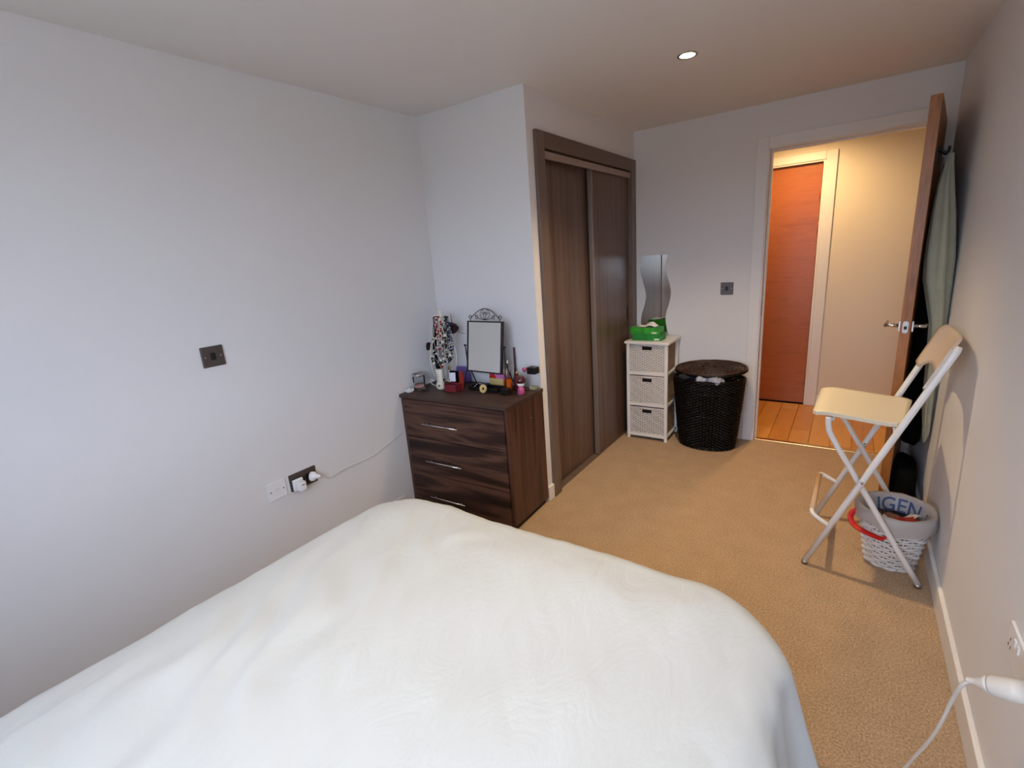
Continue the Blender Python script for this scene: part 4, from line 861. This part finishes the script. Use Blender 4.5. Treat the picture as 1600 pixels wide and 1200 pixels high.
# liner folded over the rim
lin_ = MB(); n = 64
prof = [(0.078, 0.10), (0.092, 0.15), (0.1035, 0.21), (0.112, 0.250), (0.126, 0.272), (0.138, 0.274), (0.144, 0.262), (0.147, 0.235), (0.146, 0.208)]
vs = []
for i, (r, z) in enumerate(prof):
    for k in range(n):
        a = 2*PI*k/n; wob = (0.003*math.sin(7*a+i)+0.002*math.sin(17*a+2*i))*(1 if i > 4 else 0.6)
        rr = r+wob; zz = z+(0.010*math.sin(2*a+0.8)+0.006*math.sin(5*a))*(1 if i == len(prof)-1 else 0.15)
        if WC[0]+rr*math.cos(a) > W-0.004: rr = (W-0.004-WC[0])/math.cos(a)
        vs.append((WC[0]+rr*math.cos(a), WC[1]+rr*math.sin(a), zz))
fs = [(i*n+k, i*n+(k+1) % n, (i+1)*n+(k+1) % n, (i+1)*n+k) for i in range(len(prof)-1) for k in range(n)]
lin_.add(vs, fs, 0, True); lo_ = lin_.build('bin_liner', M['liner']); tag(lo_, 'grey plastic liner with blue lettering folded over the waste basket rim', 'bin bag')
# blue lettering on the inner far side, following the liner
for body, a0, a1 in (('IGEN', 128, 30), ('8', 5, -18)):
    tcv = bpy.data.curves.new('lettering', 'FONT'); tcv.body = body; tcv.size = 0.088; tcv.offset = 0.0008
    to = bpy.data.objects.new('lettering_curve', tcv); COL.objects.link(to); bpy.context.view_layer.update()
    me = bpy.data.meshes.new_from_object(to); bpy.data.objects.remove(to)
    bm = bmesh.new(); bm.from_mesh(me); bmesh.ops.triangulate(bm, faces=bm.faces[:])
    for _ in range(2): bmesh.ops.subdivide_edges(bm, edges=[e for e in bm.edges if e.calc_length() > 0.012], cuts=1)
    wt = max(v.co.x for v in bm.verts)
    for v in bm.verts:
        a = math.radians(a0+(a1-a0)*v.co.x/wt); z = 0.200+v.co.y; r = 0.0975+(z-0.196)*0.19-0.003
        v.co = Vector((WC[0]+r*math.cos(a), WC[1]+r*math.sin(a), z))
    bm.to_mesh(me); bm.free(); me.materials.clear(); me.materials.append(M['blue_ink'])
    lt = bpy.data.objects.new('lettering', me); COL.objects.link(lt); lt.parent = lo_
# rubbish
cn = thing('drink_can', 'crushed silver can among rubbish at the left inside the bin', 'can', (2.325, 3.275, 0.18))
MB().lathe([(0.0, 0), (0.022, 0.001), (0.027, 0.008), (0.027, 0.05), (0.021, 0.058), (0.0, 0.056)], (0, 0, 0), 18).xf(Matrix.Translation((2.335, 3.265, 0.185)) @ Matrix.Rotation(0.5, 4, 'X')).build('can_body', M['chrome'], cn)
MB().lathe([(0.006, 0.058), (0.010, 0.060), (0.006, 0.061)], (0, 0, 0), 12).xf(Matrix.Translation((2.335, 3.265, 0.185)) @ Matrix.Rotation(0.5, 4, 'X')).build('ring_pull', M['gunmetal'], cn)
def packet(name, label, cat, c, s, e, m, seed):
    rnd = random.Random(seed); q = MB()
    def P(u, v): return ((u-0.5)*s[0], (v-0.5)*s[1], s[2]*math.sin(PI*u)*math.sin(PI*v)+0.006*hz(u*3, v*3, 1.5, seed))
    def P2(u, v): return ((u-0.5)*s[0], (v-0.5)*s[1], -s[2]*math.sin(PI*u)*math.sin(PI*v)*0.7+0.006*hz(u*3, v*3, 1.5, seed))
    q.grid(P, 12, 12); q.grid(P2, 12, 12); q.xf(Matrix.Translation(c) @ Euler(e).to_matrix().to_4x4())
    return tag(q.build(name, m), label, cat)
packet('crisp_packet', 'crumpled red packet in the bin', 'packet', (2.425, 3.27, 0.205), (0.11, 0.08, 0.014), (0.4, -0.1, 0.4), mat('red_foil', (170, 34, 22), 0.35), 1)
packet('food_tray', 'orange-brown wrapper in the middle of the bin', 'wrapper', (2.385, 3.325, 0.200), (0.10, 0.08, 0.012), (0.2, 0.2, 1.0), mat('orange_brown_wrapper', (150, 92, 62), 0.35), 2)
packet('clear_wrapper', 'crinkled clear and white wrapper at the right inside the bin', 'wrapper', (2.445, 3.335, 0.212), (0.07, 0.06, 0.012), (-0.4, -0.4, 0.3), mat('pale_wrapper', (205, 200, 192), 0.2), 3)
packet('dark_wrapper', 'dark olive wrapper at the left inside the bin', 'wrapper', (2.345, 3.335, 0.195), (0.09, 0.09, 0.016), (0.3, 0.1, 0.2), mat('dark_wrapper_film', (52, 46, 38), 0.5), 4)

# ================================================================== RIGHT FOREGROUND CABLE
ex = thing('extension_plug', 'white in-line plug with cable beside the right wall socket', 'plug', (2.47, 2.05, 0.45))
M['ivory'] = mat('ivory_plastic', (216, 208, 198), 0.35)
cpos = Vector((2.418, 2.000, 0.528)); cdir = (Vector((2.490, 1.955, 0.575))-cpos).normalized()
rot = Vector((0, 0, 1)).rotation_difference(cdir).to_matrix().to_4x4()
PLACE = Matrix.Translation(cpos) @ rot
MB().lathe([(0.0050, -0.014), (0.0064, -0.009), (0.0054, -0.006), (0.0068, -0.001), (0.0060, 0.002), (0.011, 0.008), (0.016, 0.022), (0.0185, 0.029)], (0, 0, 0), 20).xf(PLACE).build('plug_tail', M['ivory'], ex)
MB().lathe([(0.0200, 0.031), (0.0215, 0.035), (0.0225, 0.070), (0.0200, 0.085)], (0, 0, 0), 24).xf(PLACE).build('plug_body', M['ivory'], ex)
MB().tube(cr([PLACE @ Vector((0, 0, -0.006)), (2.404, 2.01, 0.500), (2.402, 2.03, 0.458), (2.402, 2.055, 0.405), (2.400, 2.08, 0.330), (2.392, 2.11, 0.235), (2.378, 2.135, 0.150), (2.362, 2.15, 0.072), (2.345, 2.14, 0.020), (2.33, 2.10, 0.005), (2.36, 1.98, 0.005), (2.45, 1.80, 0.005)], 8), 0.0042, 8).build('cable', M['ivory'], ex)
